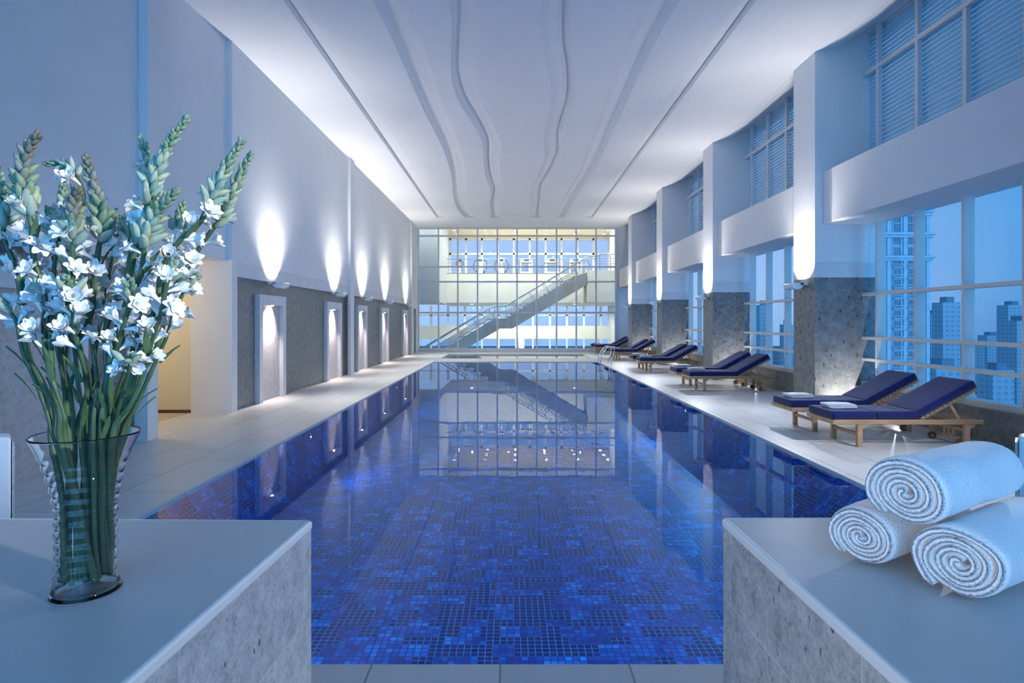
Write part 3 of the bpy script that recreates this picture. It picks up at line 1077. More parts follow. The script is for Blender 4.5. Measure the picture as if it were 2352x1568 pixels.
# downlights
rows_d = [(122, 40.0, [513, 835, 1147, 1470, 1797, 2108]), (160, 41.6, [540, 845, 1147, 1455, 1760, 2065]), (190, 43.0, [560, 860, 1150, 1445, 1740, 2030])]
ORD = ['first', 'second', 'third', 'fourth', 'fifth', 'sixth']
for ri, (zy_, dd, xs) in enumerate(rows_d):
    for xi, zx_ in enumerate(xs):
        x = (930 + zx_ * .2211 - VX) / F * dd
        t = thing('downlight', 'glowing round downlight in the gym ceiling, %s row, %s from the left' % (['front', 'middle', 'back'][ri], ORD[xi]), 'downlight', (x, dd, 7.86), 'gym ceiling downlights')
        MB().cyl((x, dd, 7.86), (x, dd, 7.84), .13, 18).build('rim', 'machine_white', t)
        MB().cyl((x, dd, 7.842), (x, dd, 7.832), .10, 18).build('lens', 'downlight_glow', t)
for xi, (x, d) in enumerate([(-2.6, 38.5), (-.2, 38.5), (2.0, 38.5), (4.2, 38.5)]):
    t = thing('downlight', 'glowing downlight under the gym balcony, %s from the left' % ORD[xi], 'downlight', (x, d, 2.76), 'downlights under the balcony')
    MB().cyl((x, d, 2.76), (x, d, 2.74), .12, 18).build('rim', 'machine_white', t)
    MB().cyl((x, d, 2.742), (x, d, 2.73), .09, 18).build('lens', 'downlight_glow', t)

# staircase
SD0, SD1 = 33.2, 34.6


def Z5(zx, zy, d=SD0):
    p = P(930 + zx * .2211, 500 + zy * .2211, d)
    return (p.x, p.z)


top = [Z5(430, 1345), Z5(930, 1045), Z5(1050, 1045), Z5(1790, 602), Z5(1890, 565)]
bot = [Z5(1900, 690), Z5(1115, 1150), Z5(990, 1150), Z5(650, 1350)]


def ext(a, b_, z):
    t_ = (z - a[1]) / (b_[1] - a[1])
    return (a[0] + (b_[0] - a[0]) * t_, z)


poly = [ext(top[1], top[0], -2.0)] + top[1:] + bot[:-1] + [ext(bot[2], bot[3], -2.0)]
st = thing('staircase', 'long grey open stair with steel rails climbing to the gym behind the glass wall', 'staircase', (poly[0][0], SD0, -2))
MB().prism(poly, SD0, SD0 + .1).build('stringer', 'stair_paint', st)
MB().prism(poly, SD1 - .1, SD1).build('stringer', 'stair_paint', st)
soff = [(p[0] + .0, p[1] - .12) for p in poly[:5]] + [(p[0], p[1] + .03) for p in poly[5:]]
MB().prism(soff, SD0 + .1, SD1 - .1).build('soffit', 'stair_paint', st)


def on_line(a, b_, x):
    return a[1] + (b_[1] - a[1]) * (x - a[0]) / (b_[0] - a[0])


for a, b_, cnt in ((poly[0], poly[1], 15), (poly[2], poly[3], 17)):
    for k in range(cnt):
        x0 = a[0] + (b_[0] - a[0]) * k / cnt
        x1 = a[0] + (b_[0] - a[0]) * (k + 1) / cnt
        z = on_line(a, b_, x1) - .02
        B(x0, x1 + .03, SD0 + .1, SD1 - .1, z - .05, z).build('step', 'atrium_floor', st)
B(poly[1][0], poly[2][0], SD0 + .1, SD1 - .1, poly[1][1] - .12, poly[1][1] - .02).build('landing', 'atrium_floor', st)
hr = [Z5(195, 1345), Z5(920, 912), Z5(1050, 912), Z5(1900, 398), Z5(2100, 398)]
hr[0] = ext(hr[1], hr[0], -1.1)
for yy_ in (SD0 + .05, SD1 - .05):
    MB().tube([(p[0], yy_, p[1]) for p in hr[:4]] + [(hr[3][0] + .6, yy_, hr[3][1])], .032, 8).build('handrail', 'steel_rail', st, smooth=True)
    for fr_ in (.42, .56, .70, .84):
        pts = []
        for hp, tp in zip(hr[:4], [(hr[0][0] + .05, hr[0][1] - .9)] + top[1:3] + [(hr[3][0], top[4][1])]):
            pts.append((hp[0], yy_, hp[1] + (tp[1] - hp[1]) * fr_))
        MB().tube(pts, .018, 6).build('guard_rail', 'steel_rail', st, smooth=True)
    for fx in (530, 700, 860, 930, 1045, 1130, 1290, 1440, 1590, 1740, 1880):
        q = Z5(fx, 0)[0]
        seg = (hr[0], hr[1]) if q < hr[1][0] else ((hr[1], hr[2]) if q < hr[2][0] else (hr[2], hr[3]))
        zt = on_line(seg[0], seg[1], q)
        lean = .0 if seg[0] is hr[1] or fx == 930 else .36
        sx = q + lean
        ts = (poly[0], top[1]) if sx < top[1][0] else ((top[1], top[2]) if sx < top[2][0] else (top[2], top[3]))
        zb = min(on_line(ts[0], ts[1], sx), FZ)
        MB().bar((q, yy_, zt), (sx, yy_, zb), .06, .03).build('post', 'steel_rail', st)

ld = setting('stair_landing', 'cream upper landing block where the stair meets the gym', 'landing', (5.3, 34.5, 3.6))
B(Z5(1890, 0)[0], 7.3, SD0, 36.0, 2.7, 4.5).build('landing_block', 'cream_spandrel', ld)


def railing(name, label, pts, z0, hgt, spacing, endposts=True, rails=(.25, .42, .58, .74)):
    t = thing(name, label, 'railing', (pts[0][0], pts[0][1], z0))
    MB().tube([(p[0], p[1], z0 + hgt) for p in pts], .03, 8).build('handrail', 'steel_rail', t, smooth=True)
    for r_ in rails:
        MB().tube([(p[0], p[1], z0 + hgt * r_) for p in pts], .016, 6).build('guard_rail', 'steel_rail', t, smooth=True)
    for a, b_ in zip(pts, pts[1:]):
        L = math.hypot(b_[0] - a[0], b_[1] - a[1])
        kk = max(1, int(round(L / spacing)))
        for q in range(kk + (1 if (b_ is pts[-1]) else 0)):
            x, y = a[0] + (b_[0] - a[0]) * q / kk, a[1] + (b_[1] - a[1]) * q / kk
            B(x - .02, x + .02, y - .02, y + .02, z0, z0 + hgt).build('post', 'steel_rail', t)
    return t


railing('railing', 'long steel railing along the gym balcony edge', [(-4.45, 37.2), (-4.40, 36.6), (-4.05, 36.12), (3.95, 36.12)], FZ, .90, 1.0)
railing('railing', 'short steel railing on the upper stair landing at right', [(5.05, 33.3), (6.9, 33.3)], 4.5, .93, .55)


# gym machines
def treadmill(x, y, label):
    t = thing('treadmill', label, 'treadmill', (x, y, FZ), 'treadmills on the gym balcony')
    B(x - .38, x + .38, y, y + 1.8, FZ, FZ + .14).build('deck', 'machine_black', t, bevel=.03)
    B(x - .40, x + .40, y - .25, y + .2, FZ, FZ + .28).build('motor_hood', 'machine_white', t, bevel=.08)
    for s_ in (-1, 1):
        MB().bar((x + s_ * .38, y, FZ + .1), (x + s_ * .36, y + .15, FZ + 1.0), .09, .07).build('upright', 'machine_white', t)
        MB().tube([(x + s_ * .36, y + .12, FZ + .95), (x + s_ * .42, y + .35, FZ + .92), (x + s_ * .42, y + .6, FZ + .85)], .035, 8).build('hand_grip', 'machine_black', t, smooth=True)
    cs = B(x - .40, x + .40, y + .02, y + .14, FZ + .90, FZ + 1.18).build('console', 'machine_white', t, bevel=.05)
    B(x - .16, x + .16, y - .02, y + .03, FZ + 1.0, FZ + 1.14).build('display', 'machine_black', cs)
    MB().bar((x - .36, y + .1, FZ + .86), (x + .36, y + .1, FZ + .86), .05, .05).build('crossbar', 'machine_black', t)
    return t


def elliptical(x, y, label):
    t = thing('elliptical_trainer', label, 'exercise machine', (x, y, FZ), 'elliptical trainers on the gym balcony')
    B(x - .30, x + .30, y, y + 1.6, FZ, FZ + .1).build('base', 'machine_black', t, bevel=.03)
    B(x - .18, x + .18, y + .05, y + .5, FZ + .1, FZ + .55).build('flywheel_cover', 'machine_white', t, bevel=.1)
    MB().bar((x, y + .3, FZ + .5), (x, y + .25, FZ + 1.05), .12, .1).build('mast', 'machine_white', t)
    cs = B(x - .20, x + .20, y + .15, y + .27, FZ + .95, FZ + 1.22).build('console', 'machine_white', t, bevel=.04)
    B(x - .12, x + .12, y + .12, y + .16, FZ + 1.0, FZ + 1.15).build('display', 'machine_black', cs)
    for s_ in (-1, 1):
        pts = [(x + s_ * (.22 + .22 * math.sin(a)), y + .35, FZ + .72 + .38 * -math.cos(a)) for a in [PI * q / 10 for q in range(11)]]
        MB().tube(pts, .028, 8).build('handlebar', 'machine_black', t, smooth=True)
        MB().bar((x + s_ * .24, y + .35, FZ + .34), (x + s_ * .22, y + 1.2, FZ + .2), .07, .05).build('pedal_arm', 'machine_black', t)
    return t


def bike(x, y, label):
    t = thing('exercise_bike', label, 'exercise machine', (x, y, FZ))
    B(x - .25, x + .25, y - .1, y + .02, FZ, FZ + .06).build('base', 'machine_black', t)
    MB().cyl((x - .06, y + .1, FZ + .4), (x + .06, y + .1, FZ + .4), .28, 20).build('flywheel', 'machine_white', t)
    MB().bar((x, y + .15, FZ + .5), (x, y + .1, FZ + 1.0), .09, .07).build('mast', 'machine_white', t)
    MB().tube([(x + .25 * math.cos(a), y + .05, FZ + .85 + .18 * math.sin(a)) for a in [2 * PI * q / 16 for q in range(17)]], .025, 6).build('handlebar', 'machine_black', t, smooth=True)
    B(x - .12, x + .12, y + .02, y + .08, FZ + .95, FZ + 1.12).build('console', 'machine_black', t)
    B(x - .13, x + .13, y + .5, y + .8, FZ + .85, FZ + .93).build('saddle', 'machine_black', t, bevel=.03)
    return t


def gx(zx, d=38.2):
    return (930 + zx * .2211 - VX) / F * d


bike(gx(570), 38.2, 'slim exercise bike at the left end of the gym balcony')
elliptical(gx(780), 38.2, 'left of the two elliptical trainers behind the gym railing')
elliptical(gx(1003), 38.2, 'right of the two elliptical trainers behind the gym railing')
treadmill(gx(1262), 38.2, 'white treadmill beside the elliptical trainer, leftmost of three')
treadmill(gx(1530), 38.2, 'white treadmill in the middle of three on the gym balcony')
treadmill(gx(1775), 38.2, 'white treadmill behind the top of the stair, rightmost of three')

# ------------------------------------------------------------------ city outside
gd = B(-900, 1600, 60, 1800, -75, -74).build('ground', 'city_ground', kind='structure')
gd['label'] = 'hazy city ground far below'
gd['category'] = 'ground'
TD = 160.0


def tx(px, d=TD):
    return (px - VX) / F * d


def tz(py, d=TD):
    return H + (VY - py) / F * d


tw = thing('tower', 'tall ornate stone apartment tower with small balconies outside the nearest window', 'building', (tx(2080), TD, -74))
x0, x1 = tx(2026), tx(2136)
xl, dl = tx(1968, 178), 178
poly = [(x0, TD), (x1, TD), (x1 + 3, TD + 14), (xl, dl + 6), (xl, dl)]
ztop = tz(492)
MB().prism(poly, -74, ztop, 'z').build('wall', 'tower_stone', tw)
cen = Vector((sum(p[0] for p in poly) / 5, sum(p[1] for p in poly) / 5, 0))


def scaled(pl, s_):
    return [(cen.x + (p[0] - cen.x) * s_, cen.y + (p[1] - cen.y) * s_) for p in pl]


for zc_, s_, hh in ((tz(480), 1.10, 1.0), (tz(487), 1.06, 1.0), (tz(535), 1.13, .6), (tz(540), 1.07, .7), (tz(588), 1.12, .6), (tz(593), 1.06, .7)):
    MB().prism(scaled(poly, s_), zc_ - hh, zc_, 'z').build('cornice', 'tower_trim', tw)
MB().prism(scaled(poly, .55), ztop, ztop + 4.5, 'z').build('roof_house', 'tower_stone', tw)
for px in (2040, 2078, 2108, 2130):
    B(tx(px) - .45, tx(px) + .45, TD - .35, TD, -74, tz(488)).build('pilaster', 'tower_trim', tw)
rows_w = [506, 523, 552, 577] + [604 + 23.6 * k for k in range(14)]
for py in rows_w:
    for pxc in (2060, 2093):
        xc, zc_ = tx(pxc), tz(py)
        f_ = MB()
        f_.box(xc - 1.15, xc + 1.15, TD - .28, TD + .02, zc_ + 1.1, zc_ + 1.35)
        f_.box(xc - 1.15, xc - .95, TD - .18, TD, zc_ - 1.0, zc_ + 1.1)
        f_.box(xc + .95, xc + 1.15, TD - .18, TD, zc_ - 1.0, zc_ + 1.1)
        f_.box(xc - .38, xc - .25, TD - .14, TD, zc_ - 1.0, zc_ + 1.1)
        f_.box(xc + .25, xc + .38, TD - .14, TD, zc_ - 1.0, zc_ + 1.1)
        wnd = f_.build('window', 'tower_trim', tw)
        B(xc - .95, xc + .95, TD - .06, TD + .02, zc_ - 1.0, zc_ + 1.1).build('pane', 'tower_glass', wnd)
        if py > 590:
            bb = MB()
            bb.box(xc - 1.35, xc + 1.35, TD - .9, TD, zc_ - 1.35, zc_ - 1.12)
            for q in range(10):
                xx = xc - 1.3 + 2.6 * q / 9
                bb.box(xx - .05, xx + .05, TD - .88, TD - .8, zc_ - 1.12, zc_ - .35)
            bb.box(xc - 1.35, xc + 1.35, TD - .9, TD - .78, zc_ - .40, zc_ - .25)
            bb.build('balcony', 'tower_trim', tw)
# windows on the receding left face
dv = Vector((xl - x0, dl - TD, 0))
dn = dv.normalized()
nn_ = Vector((dn.y, -dn.x, 0))
if nn_.y > 0:
    nn_ = -nn_
for py in rows_w:
    for fr_ in (.25, .55, .82):
        c0 = Vector((x0, TD, tz(py))) + dv * fr_
        a_, b2_ = c0 - dn * .9, c0 + dn * .9
        f_ = MB()
        f_.bar(a_ + nn_ * .1, b2_ + nn_ * .1, .3, 2.0)
        wnd = f_.build('side_window', 'tower_glass', tw)
        if py > 590:
            MB().bar(a_ + nn_ * .4 - Vector((0, 0, 1.2)), b2_ + nn_ * .4 - Vector((0, 0, 1.2)), .9, .5).build('side_balcony', 'tower_trim', tw)

CITY = [(2166, 2206, 694, 420, 'pale slab tower with dotted windows'), (2138, 2168, 722, 520, 'lower dim tower left of the pale slab'),
        (2316, 2352, 700, 600, 'slim hazy tower with stepped top'), (2336, 2390, 736, 480, 'broad pale block at the right edge'),
        (2268, 2300, 770, 700, 'small faint block on the horizon'), (2210, 2262, 792, 650, 'long low block on the horizon'),
        (2150, 2215, 842, 300, 'blue grey box building with flat roof'), (2280, 2330, 850, 330, 'pale low block seen through the near window'),
        (1880, 1935, 640, 380, 'tower mostly hidden by the nearest column'), (1745, 1768, 700, 520, 'slim tower in the second window'),
        (1800, 1822, 745, 480, 'short tower in the second window'), (1640, 1652, 720, 600, 'faint tower in the third window')]
for a_, b2_, pt, d, lab in CITY:
    t = thing('city_building', lab + ' outside in the blue haze', 'building', (tx((a_ + b2_) / 2, d), d, -74), 'distant city buildings')
    X0, X1, Z1 = tx(a_, d), tx(b2_, d), tz(pt, d)
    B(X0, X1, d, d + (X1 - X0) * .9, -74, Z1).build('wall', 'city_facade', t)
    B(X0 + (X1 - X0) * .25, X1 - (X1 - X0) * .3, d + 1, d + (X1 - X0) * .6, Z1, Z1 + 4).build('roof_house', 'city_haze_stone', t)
for k in range(36):
    d = 190 + 62 * (k // 6) + RND.uniform(0, 8)
    px = 1760 + 110 * (k % 6) + RND.uniform(0, 14) + 30 * (k // 6 % 2)
    wd = RND.uniform(.04, .06) * d
    x = tx(px, d)
    if any(a_ - 70 < px < b2_ + 20 and d - 50 < dd_ < d + 50 for a_, b2_, _, dd_, _ in CITY) or (d < 260 and 1900 < px < 2200):
        continue
    zt = RND.uniform(-66, -48)
    t = thing('city_building', 'flat-roofed low building among the distant hazy rooftops below', 'building', (x, d, -74), 'low rooftops far below')
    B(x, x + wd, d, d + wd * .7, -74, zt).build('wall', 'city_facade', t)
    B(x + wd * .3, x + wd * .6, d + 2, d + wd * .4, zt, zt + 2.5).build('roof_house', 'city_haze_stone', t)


# ------------------------------------------------------------------ ribbons (towels)
def ribbon(pts, th, y0, y1, ny=12, rnd=.004, wob=0, seed=0):
    """extrude a thick 2-D ribbon (x,z) along y with softly rounded edges"""
    k = len(pts)
    L, Rr = [], []
    for i, p in enumerate(pts):
        a, b_ = pts[max(i - 1, 0)], pts[min(i + 1, k - 1)]
        dx, dz = b_[0] - a[0], b_[1] - a[1]
        q = math.hypot(dx, dz) or 1
        L.append((-dz / q, dx / q))
    ysl = [y0, y0 + rnd * .3, y0 + rnd] + [y0 + rnd + (y1 - y0 - 2 * rnd) * j / ny for j in range(1, ny)] + [y1 - rnd, y1 - rnd * .3, y1]
    sc = [.35, .75, 1] + [1] * (ny - 1) + [1, .75, .35]
    ring = []
    for y, s_ in zip(ysl, sc):
        row = []
        for side in (1, -1):
            idx = range(k) if side == 1 else reversed(range(k))
            for i in idx:
                e = .5 if i in (0, k - 1) else 1
                x = pts[i][0] + side * L[i][0] * th / 2 * s_ * e
                z = pts[i][1] + side * L[i][1] * th / 2 * s_ * e
                if wob:
                    nz = noise.noise_vector(Vector((x * 14 + seed, y * 9, z * 14)))
                    x += nz.x * wob
                    z += nz.z * wob
                    yy2 = y + nz.y * wob * (1.2 if s_ < 1 else .3)
                else:
                    yy2 = y
                row.append((x, yy2, z))
        ring.append(row)
    q = 2 * k
    m_ = MB()
    fs = [(i * q + j, i * q + (j + 1) % q, (i + 1) * q + (j + 1) % q, (i + 1) * q + j) for i in range(len(ring) - 1) for j in range(q)]
    for base_ in (0, (len(ring) - 1) * q):
        for i in range(k - 1):
            f_ = (base_ + i, base_ + i + 1, base_ + q - 2 - i, base_ + q - 1 - i)
            fs.append(f_ if base_ == 0 else tuple(reversed(f_)))
    m_.add([v for r in ring for v in r], fs)
    return m_


def roll(label, pos, heading, w, h, length, turns, th, seed, start):
    """rolled towel: spiral ribbon; local y is the roll axis, front face at y=0"""
    pts = []
    R_ = w / 2 - th / 2
    r0 = .005
    start = -2.15 - turns * 2 * PI
    N = int(turns * 30)
    for i in range(N + 1):
        f_ = i / N
        a = start + f_ * turns * 2 * PI
        r = r0 + (R_ - r0) * f_ ** .92
        lump = 1 + .05 * noise.noise(Vector((math.cos(a) * 1.2 + seed, math.sin(a) * 1.2, f_ * 3)))
        z = r * math.sin(a) * h / w * lump
        z = max(z, -h / 2 + th / 2 + .001)
        pts.append((r * math.cos(a) * lump, z))
    m_ = ribbon(pts, th, 0, length, 30, .014, .0048, seed)
    o = m_.build('rolled_towel', 'towel_terry', smooth=True, world=False)
    o.location = pos
    o.rotation_euler = (0, 0, heading - PI / 2)
    tag(o, label, 'towel', 'rolled towels on the right counter')
    return o


HEAD = math.atan2(.512, .858)
CT = 1.10
roll('white rolled towel at the front right of the stack on the counter', (.80, 1.044, CT + .066), HEAD, .166, .134, .37, 3.5, .0195, 1, -1.9)
roll('white rolled towel at the back left of the stack on the counter', (.712, 1.188, CT + .063), HEAD, .150, .126, .34, 3.3, .0188, 5, -2.2)
roll('white rolled towel lying on top of the other two', (.742, 1.098, CT + .178), HEAD, .164, .132, .35, 3.4, .0195, 9, -1.6)

# ------------------------------------------------------------------ counters and half walls
def counter(label, poly, mat, zt=CT):
    t = thing('counter', label, 'counter', (sum(p[0] for p in poly) / 4, sum(p[1] for p in poly) / 4, 0), 'stone counters in front of the pool')
    cx = sum(p[0] for p in poly) / 4
    cyy = sum(p[1] for p in poly) / 4
    ins = [(cx + (p[0] - cx) * .996, cyy + (p[1] - cyy) * .996) for p in poly]
    MB().prism(ins, 0, zt - .022, 'z').build('stone_base', mat, t)
    fx, fy = (-1, 1) if poly[1][0] < poly[0][0] else (1, 1)
    e = .016
    A, D, Cc, Bb = poly
    h_ = .008
    slab = [(A[0] + fx * h_, A[1] - h_), (D[0], D[1] - h_), Cc, (Bb[0] + fx * h_, Bb[1])]
    MB().prism(slab, zt - .022, zt, 'z').build('countertop', 'counter_limestone', t)
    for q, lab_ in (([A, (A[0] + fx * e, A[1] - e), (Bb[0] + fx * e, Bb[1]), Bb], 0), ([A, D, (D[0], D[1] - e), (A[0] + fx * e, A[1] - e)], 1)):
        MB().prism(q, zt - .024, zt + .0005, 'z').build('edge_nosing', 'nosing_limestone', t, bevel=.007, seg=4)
    return t


counter('left stone counter with white top carrying the flower vase', [(-.50, 1.472), (-2.1, 1.504), (-2.185, -.10), (-.575, -.13)], 'counter_stone')
counter('right stone counter with white top carrying the rolled towels', [(.537, 1.490), (2.3, 1.502), (2.3, -.13), (.558, -.13)], 'pebble_stone')
for sg, lab, ax in ((-1, 'left', 1.886), (1, 'right', 1.914)):
    t = thing('half_wall', 'low white half wall cut off by the %s photo edge' % lab, 'half wall', (sg * 2.25, 2.2, 0), 'low white half walls')
    dx, dy = ax / math.hypot(ax, 2.2), 2.2 / math.hypot(ax, 2.2)
    dx *= 1.02 if sg < 0 else .98
    poly = [(sg * ax, 2.2), (sg * (ax + .9), 2.2), (sg * (ax + .9), 2.2 + .12 * dy), (sg * (ax + .12 * dx), 2.2 + .12 * dy)]
    if sg < 0:
        poly = poly[::-1]
    MB().prism(poly, 0, 1.163, 'z').build('wall_body', 'white_plaster', t, bevel=.012, seg=3)
    pc = [(sg * (ax - .011), 2.203), (sg * (ax - .001), 2.203), (sg * (ax - .001 + .115 * dx), 2.2 + .115 * dy), (sg * (ax - .011 + .115 * dx), 2.2 + .115 * dy)]
    if sg < 0:
        pc = pc[::-1]
    MB().prism(pc, 0, 1.145, 'z').build('stone_cladding', 'counter_stone', t)


# ------------------------------------------------------------------ sun loungers
def cushion(x0, x1, y0, y1, z0, z1, mtx=None):
    nx_, ny_ = 10, 8
    vs, fs = [], []
    m_ = MB()

    def pt(u, v, top):
        x, y = x0 + (x1 - x0) * u, y0 + (y1 - y0) * v
        e = min(u, 1 - u) * (x1 - x0)
        g_ = min(v, 1 - v) * (y1 - y0)
        k_ = min(1, e / .05) * .5 + .5
        k2 = min(1, g_ / .05) * .5 + .5
        puff = (1 - (1 - k_) ** 2) * (1 - (1 - k2) ** 2)
        z = (z0 + (z1 - z0) * (.80 + .20 * puff)) if top else z0 + (z1 - z0) * .12 * (1 - puff)
        p = Vector((x, y, z))
        return mtx @ p if mtx else p
    us = [0, .03, .08] + [.08 + .84 * i / 8 for i in range(1, 8)] + [.92, .97, 1]
    vs_ = [0, .03, .08] + [.08 + .84 * i / 6 for i in range(1, 6)] + [.92, .97, 1]
    nu, nv = len(us), len(vs_)
    pts = [pt(u, v, True) for u in us for v in vs_] + [pt(u, v, False) for u in us for v in vs_]
    o_ = nu * nv
    for i in range(nu - 1):
        for j in range(nv - 1):
            a = i * nv + j
            fs.append((a, a + nv, a + nv + 1, a + 1))
            fs.append((o_ + a, o_ + a + 1, o_ + a + nv + 1, o_ + a + nv))
    for i in range(nu - 1):
        a = i * nv
        fs.append((a, o_ + a, o_ + a + nv, a + nv))
        a = i * nv + nv - 1
        fs.append((a, a + nv, o_ + a + nv, o_ + a))
    for j in range(nv - 1):
        a = j
        fs.append((a, a + 1, o_ + a + 1, o_ + a))
        a = (nu - 1) * nv + j
        fs.append((a, o_ + a, o_ + a + 1, a + 1))
    m_.add(pts, fs)
    return m_


def make_lounger():
    t = thing('sun_lounger', 'x', 'sun lounger')
    W = .64
    kw = dict(world=False)
    for y in (0, W - .035):
        B(0, 1.9, y, y + .035, .285, .35).build('side_rail', 'teak', t, bevel=.014, seg=3, **kw)
    MB().cyl((.0, -.01, .318), (.0, W + .01, .318), .032, 16).build('foot_roller', 'teak', t, smooth=False, **kw)
    B(1.80, 1.84, .035, W - .035, .29, .345).build('head_rail', 'teak', t, bevel=.005, **kw)
    for x in (.29, 1.66):
        for y in (.0, W - .05):
            lg = MB()
            lg.box(x, x + .062, y, y + .05, 0, .287)
            lg.prism([(x + .062, .287), (x + .13, .287), (x + .13, .262), (x + .10, .255), (x + .085, .235), (x + .062, .23)], y + .005, y + .045)
            lg.build('leg', 'teak', t, bevel=.003, **kw)
    B(.305, .335, .05, W - .05, .135, .175).build('stretcher', 'teak', t, **kw)
    st_ = MB()
    st_.box(1.675, 1.70, .05, W - .05, .07, .105)
    st_.box(1.675, 1.70, .05, W - .05, .19, .225)
    for q in (-.075, 0, .075):
        st_.box(1.68, 1.695, W / 2 + q - .02, W / 2 + q + .02, .105, .19)
    st_.build('slatted_stretcher', 'teak', t, **kw)
    for y in (.052, W - .087):
        wh = MB().cyl((1.64, y, .046), (1.64, y + .035, .046), .046, 22).build('wheel', 'dark_teak', t, **kw)
        MB().cyl((1.64, y - .006, .046), (1.64, y + .041, .046), .012, 12).build('axle_cap', 'teak', wh, **kw)
    sl_ = MB()
    for k in range(17):
        x = .045 + .066 * k
        sl_.box(x, x + .05, .03, W - .03, .335, .352)
    sl_.build('seat_slats', 'teak', t, **kw)
    ang = math.radians(28.5)
    M_ = Matrix.Translation((1.10, 0, .35)) @ Matrix.Rotation(-ang, 4, 'Y')
    bf = MB()
    for y in (.05, W - .085):
        vs = [M_ @ Vector(p) for p in [(x, yy2, z) for z in (-.035, .0) for x, yy2 in ((0, y), (.84, y), (.84, y + .035), (0, y + .035))]]
        bf.add(vs, [(3, 2, 1, 0), (4, 5, 6, 7), (0, 1, 5, 4), (1, 2, 6, 5), (2, 3, 7, 6), (3, 0, 4, 7)])
    bf.build('back_frame', 'teak', t, **kw)
    bs = MB()
    for k in range(13):
        x = .02 + .064 * k
        vs = [M_ @ Vector(p) for p in [(xx, yy2, z) for z in (.0, .018) for xx, yy2 in ((x, .02), (x + .048, .02), (x + .048, W - .02), (x, W - .02))]]
        bs.add(vs, [(3, 2, 1, 0), (4, 5, 6, 7), (0, 1, 5, 4), (1, 2, 6, 5), (2, 3, 7, 6), (3, 0, 4, 7)])
    bs.build('back_slats', 'teak', t, **kw)
    pm_ = M_ @ Vector((.46, 0, -.03))
    for y in (.075, W - .095):
        MB().bar((pm_.x, y + .01, pm_.z), (1.64, y + .01, .34), .022, .035).build('prop', 'teak', t, **kw)
    B(1.60, 1.66, .04, W - .04, .315, .345).build('ratchet_bar', 'teak', t, **kw)
    for a_, b2_ in ((-.015, .52), (.535, .895), (.91, 1.075)):
        cushion(a_, b2_, .015, W - .015, .352, .455).build('cushion_section', 'navy_fabric', t, smooth=True, **kw)
    M2 = Matrix.Translation((1.10, 0, .365)) @ Matrix.Rotation(-ang, 4, 'Y')
    cushion(.0, .82, .015, W - .015, .004, .108, M2).build('back_cushion', 'navy_fabric', t, smooth=True, **kw)
    for x in (.528, .902, 1.085):
        B(x - .006, x + .006, .03, W - .03, .36, .42).build('hinge_band', 'black_band', t, **kw)
    return t


def make_folded():
    pts = []
    Lx = .17
    lev = [.011, .031, .051]
    for i, z in enumerate(lev):
        xs = [-Lx + 2 * Lx * q / 12 for q in range(13)]
        if i % 2:
            xs = xs[::-1]
        for x in xs:
            pts.append((x, z + .002 * math.sin(x * 22 + i)))
        if i < 2:
            s_ = 1 if i % 2 == 0 else -1
            for q in (1, 2, 3):
                a = -PI / 2 + PI * q / 4
                pts.append((s_ * (Lx + .010 * math.cos(a)), z + .010 + .010 * math.sin(a)))
    o = ribbon(pts, .0185, -.12, .12, 10, .008, .002, 3).build('folded_towel', 'towel_terry', smooth=True, world=False)
    return o


LNG = [(4.12, 7.42), (4.10, 8.47), (4.11, 13.35), (4.10, 14.37), (4.11, 18.5), (4.10, 19.55), (4.13, 24.05), (4.10, 25.05), (4.12, 28.5), (4.10, 29.5)]
PAIR = ['nearest', 'second', 'third', 'fourth', 'farthest']
ld0 = make_lounger()
tw0 = make_folded()
for i, (x, y) in enumerate(LNG):
    lab = 'teak sun lounger with navy cushion, %s of the %s pair by the windows' % ('nearer' if i % 2 == 0 else 'farther', PAIR[i // 2])
    if i == 0:
        ld0.location = (x, y, 0)
        ld0['label'], ld0['group'] = lab, 'sun loungers along the windows'
    else:
        dup(ld0, (x, y, 0), 0, lab, 'sun loungers along the windows')
    tl = 'folded white towel on the %s lounger of the %s pair' % ('nearer' if i % 2 == 0 else 'farther', PAIR[i // 2])
    q = tw0 if i == 0 else tw0.copy()
    if i:
        C.objects.link(q)
    q.location = (x + .235, y + .34, .457)
    q.rotation_euler = (0, 0, .05 if i % 2 else -.04)
    tag(q, tl, 'towel', 'folded towels on the loungers')

# pool ladder handrails
for i, (y, lab) in enumerate(((21.75, 'near chrome grab rail of the pool ladder'), (22.35, 'far chrome grab rail of the pool ladder'))):
    pts = [(3.72, y, 0), (3.78, y, .25), (3.84, y, .46), (3.83, y, .56), (3.77, y, .63), (3.68, y, .655), (3.58, y, .62), (3.46, y, .48), (3.37, y, .28), (3.35, y, .05), (3.35, y, -.5)]
    sm = []
    for a in range(len(pts) - 1):
        p0, p1, p2, p3 = [Vector(pts[min(max(a + q, 0), len(pts) - 1)]) for q in (-1, 0, 1, 2)]
        for s_ in (0, .25, .5, .75):
            sm.append(.5 * ((2 * p1) + (p2 - p0) * s_ + (2 * p0 - 5 * p1 + 4 * p2 - p3) * s_**2 + (-p0 + 3 * p1 - 3 * p2 + p3) * s_**3))
    sm.append(Vector(pts[-1]))
    t = thing('grab_rail', lab, 'handrail', (3.72, y, 0), 'pool ladder rails')
    MB().tube(sm, .021, 12).build('rail', 'chrome', t, smooth=True)
    MB().cyl((3.72, y, 0), (3.72, y, .012), .045, 18).build('base_flange', 'chrome', t)

# ------------------------------------------------------------------ vase and tuberoses
VC = Vector((-.787, 1.081, CT))
prof_o = [(.0, .0), (.052, .001), (.0560, .0015), (.0565, .003), (.0555, .005), (.0535, .011), (.0500, .020), (.0485, .035)]
zz = .035


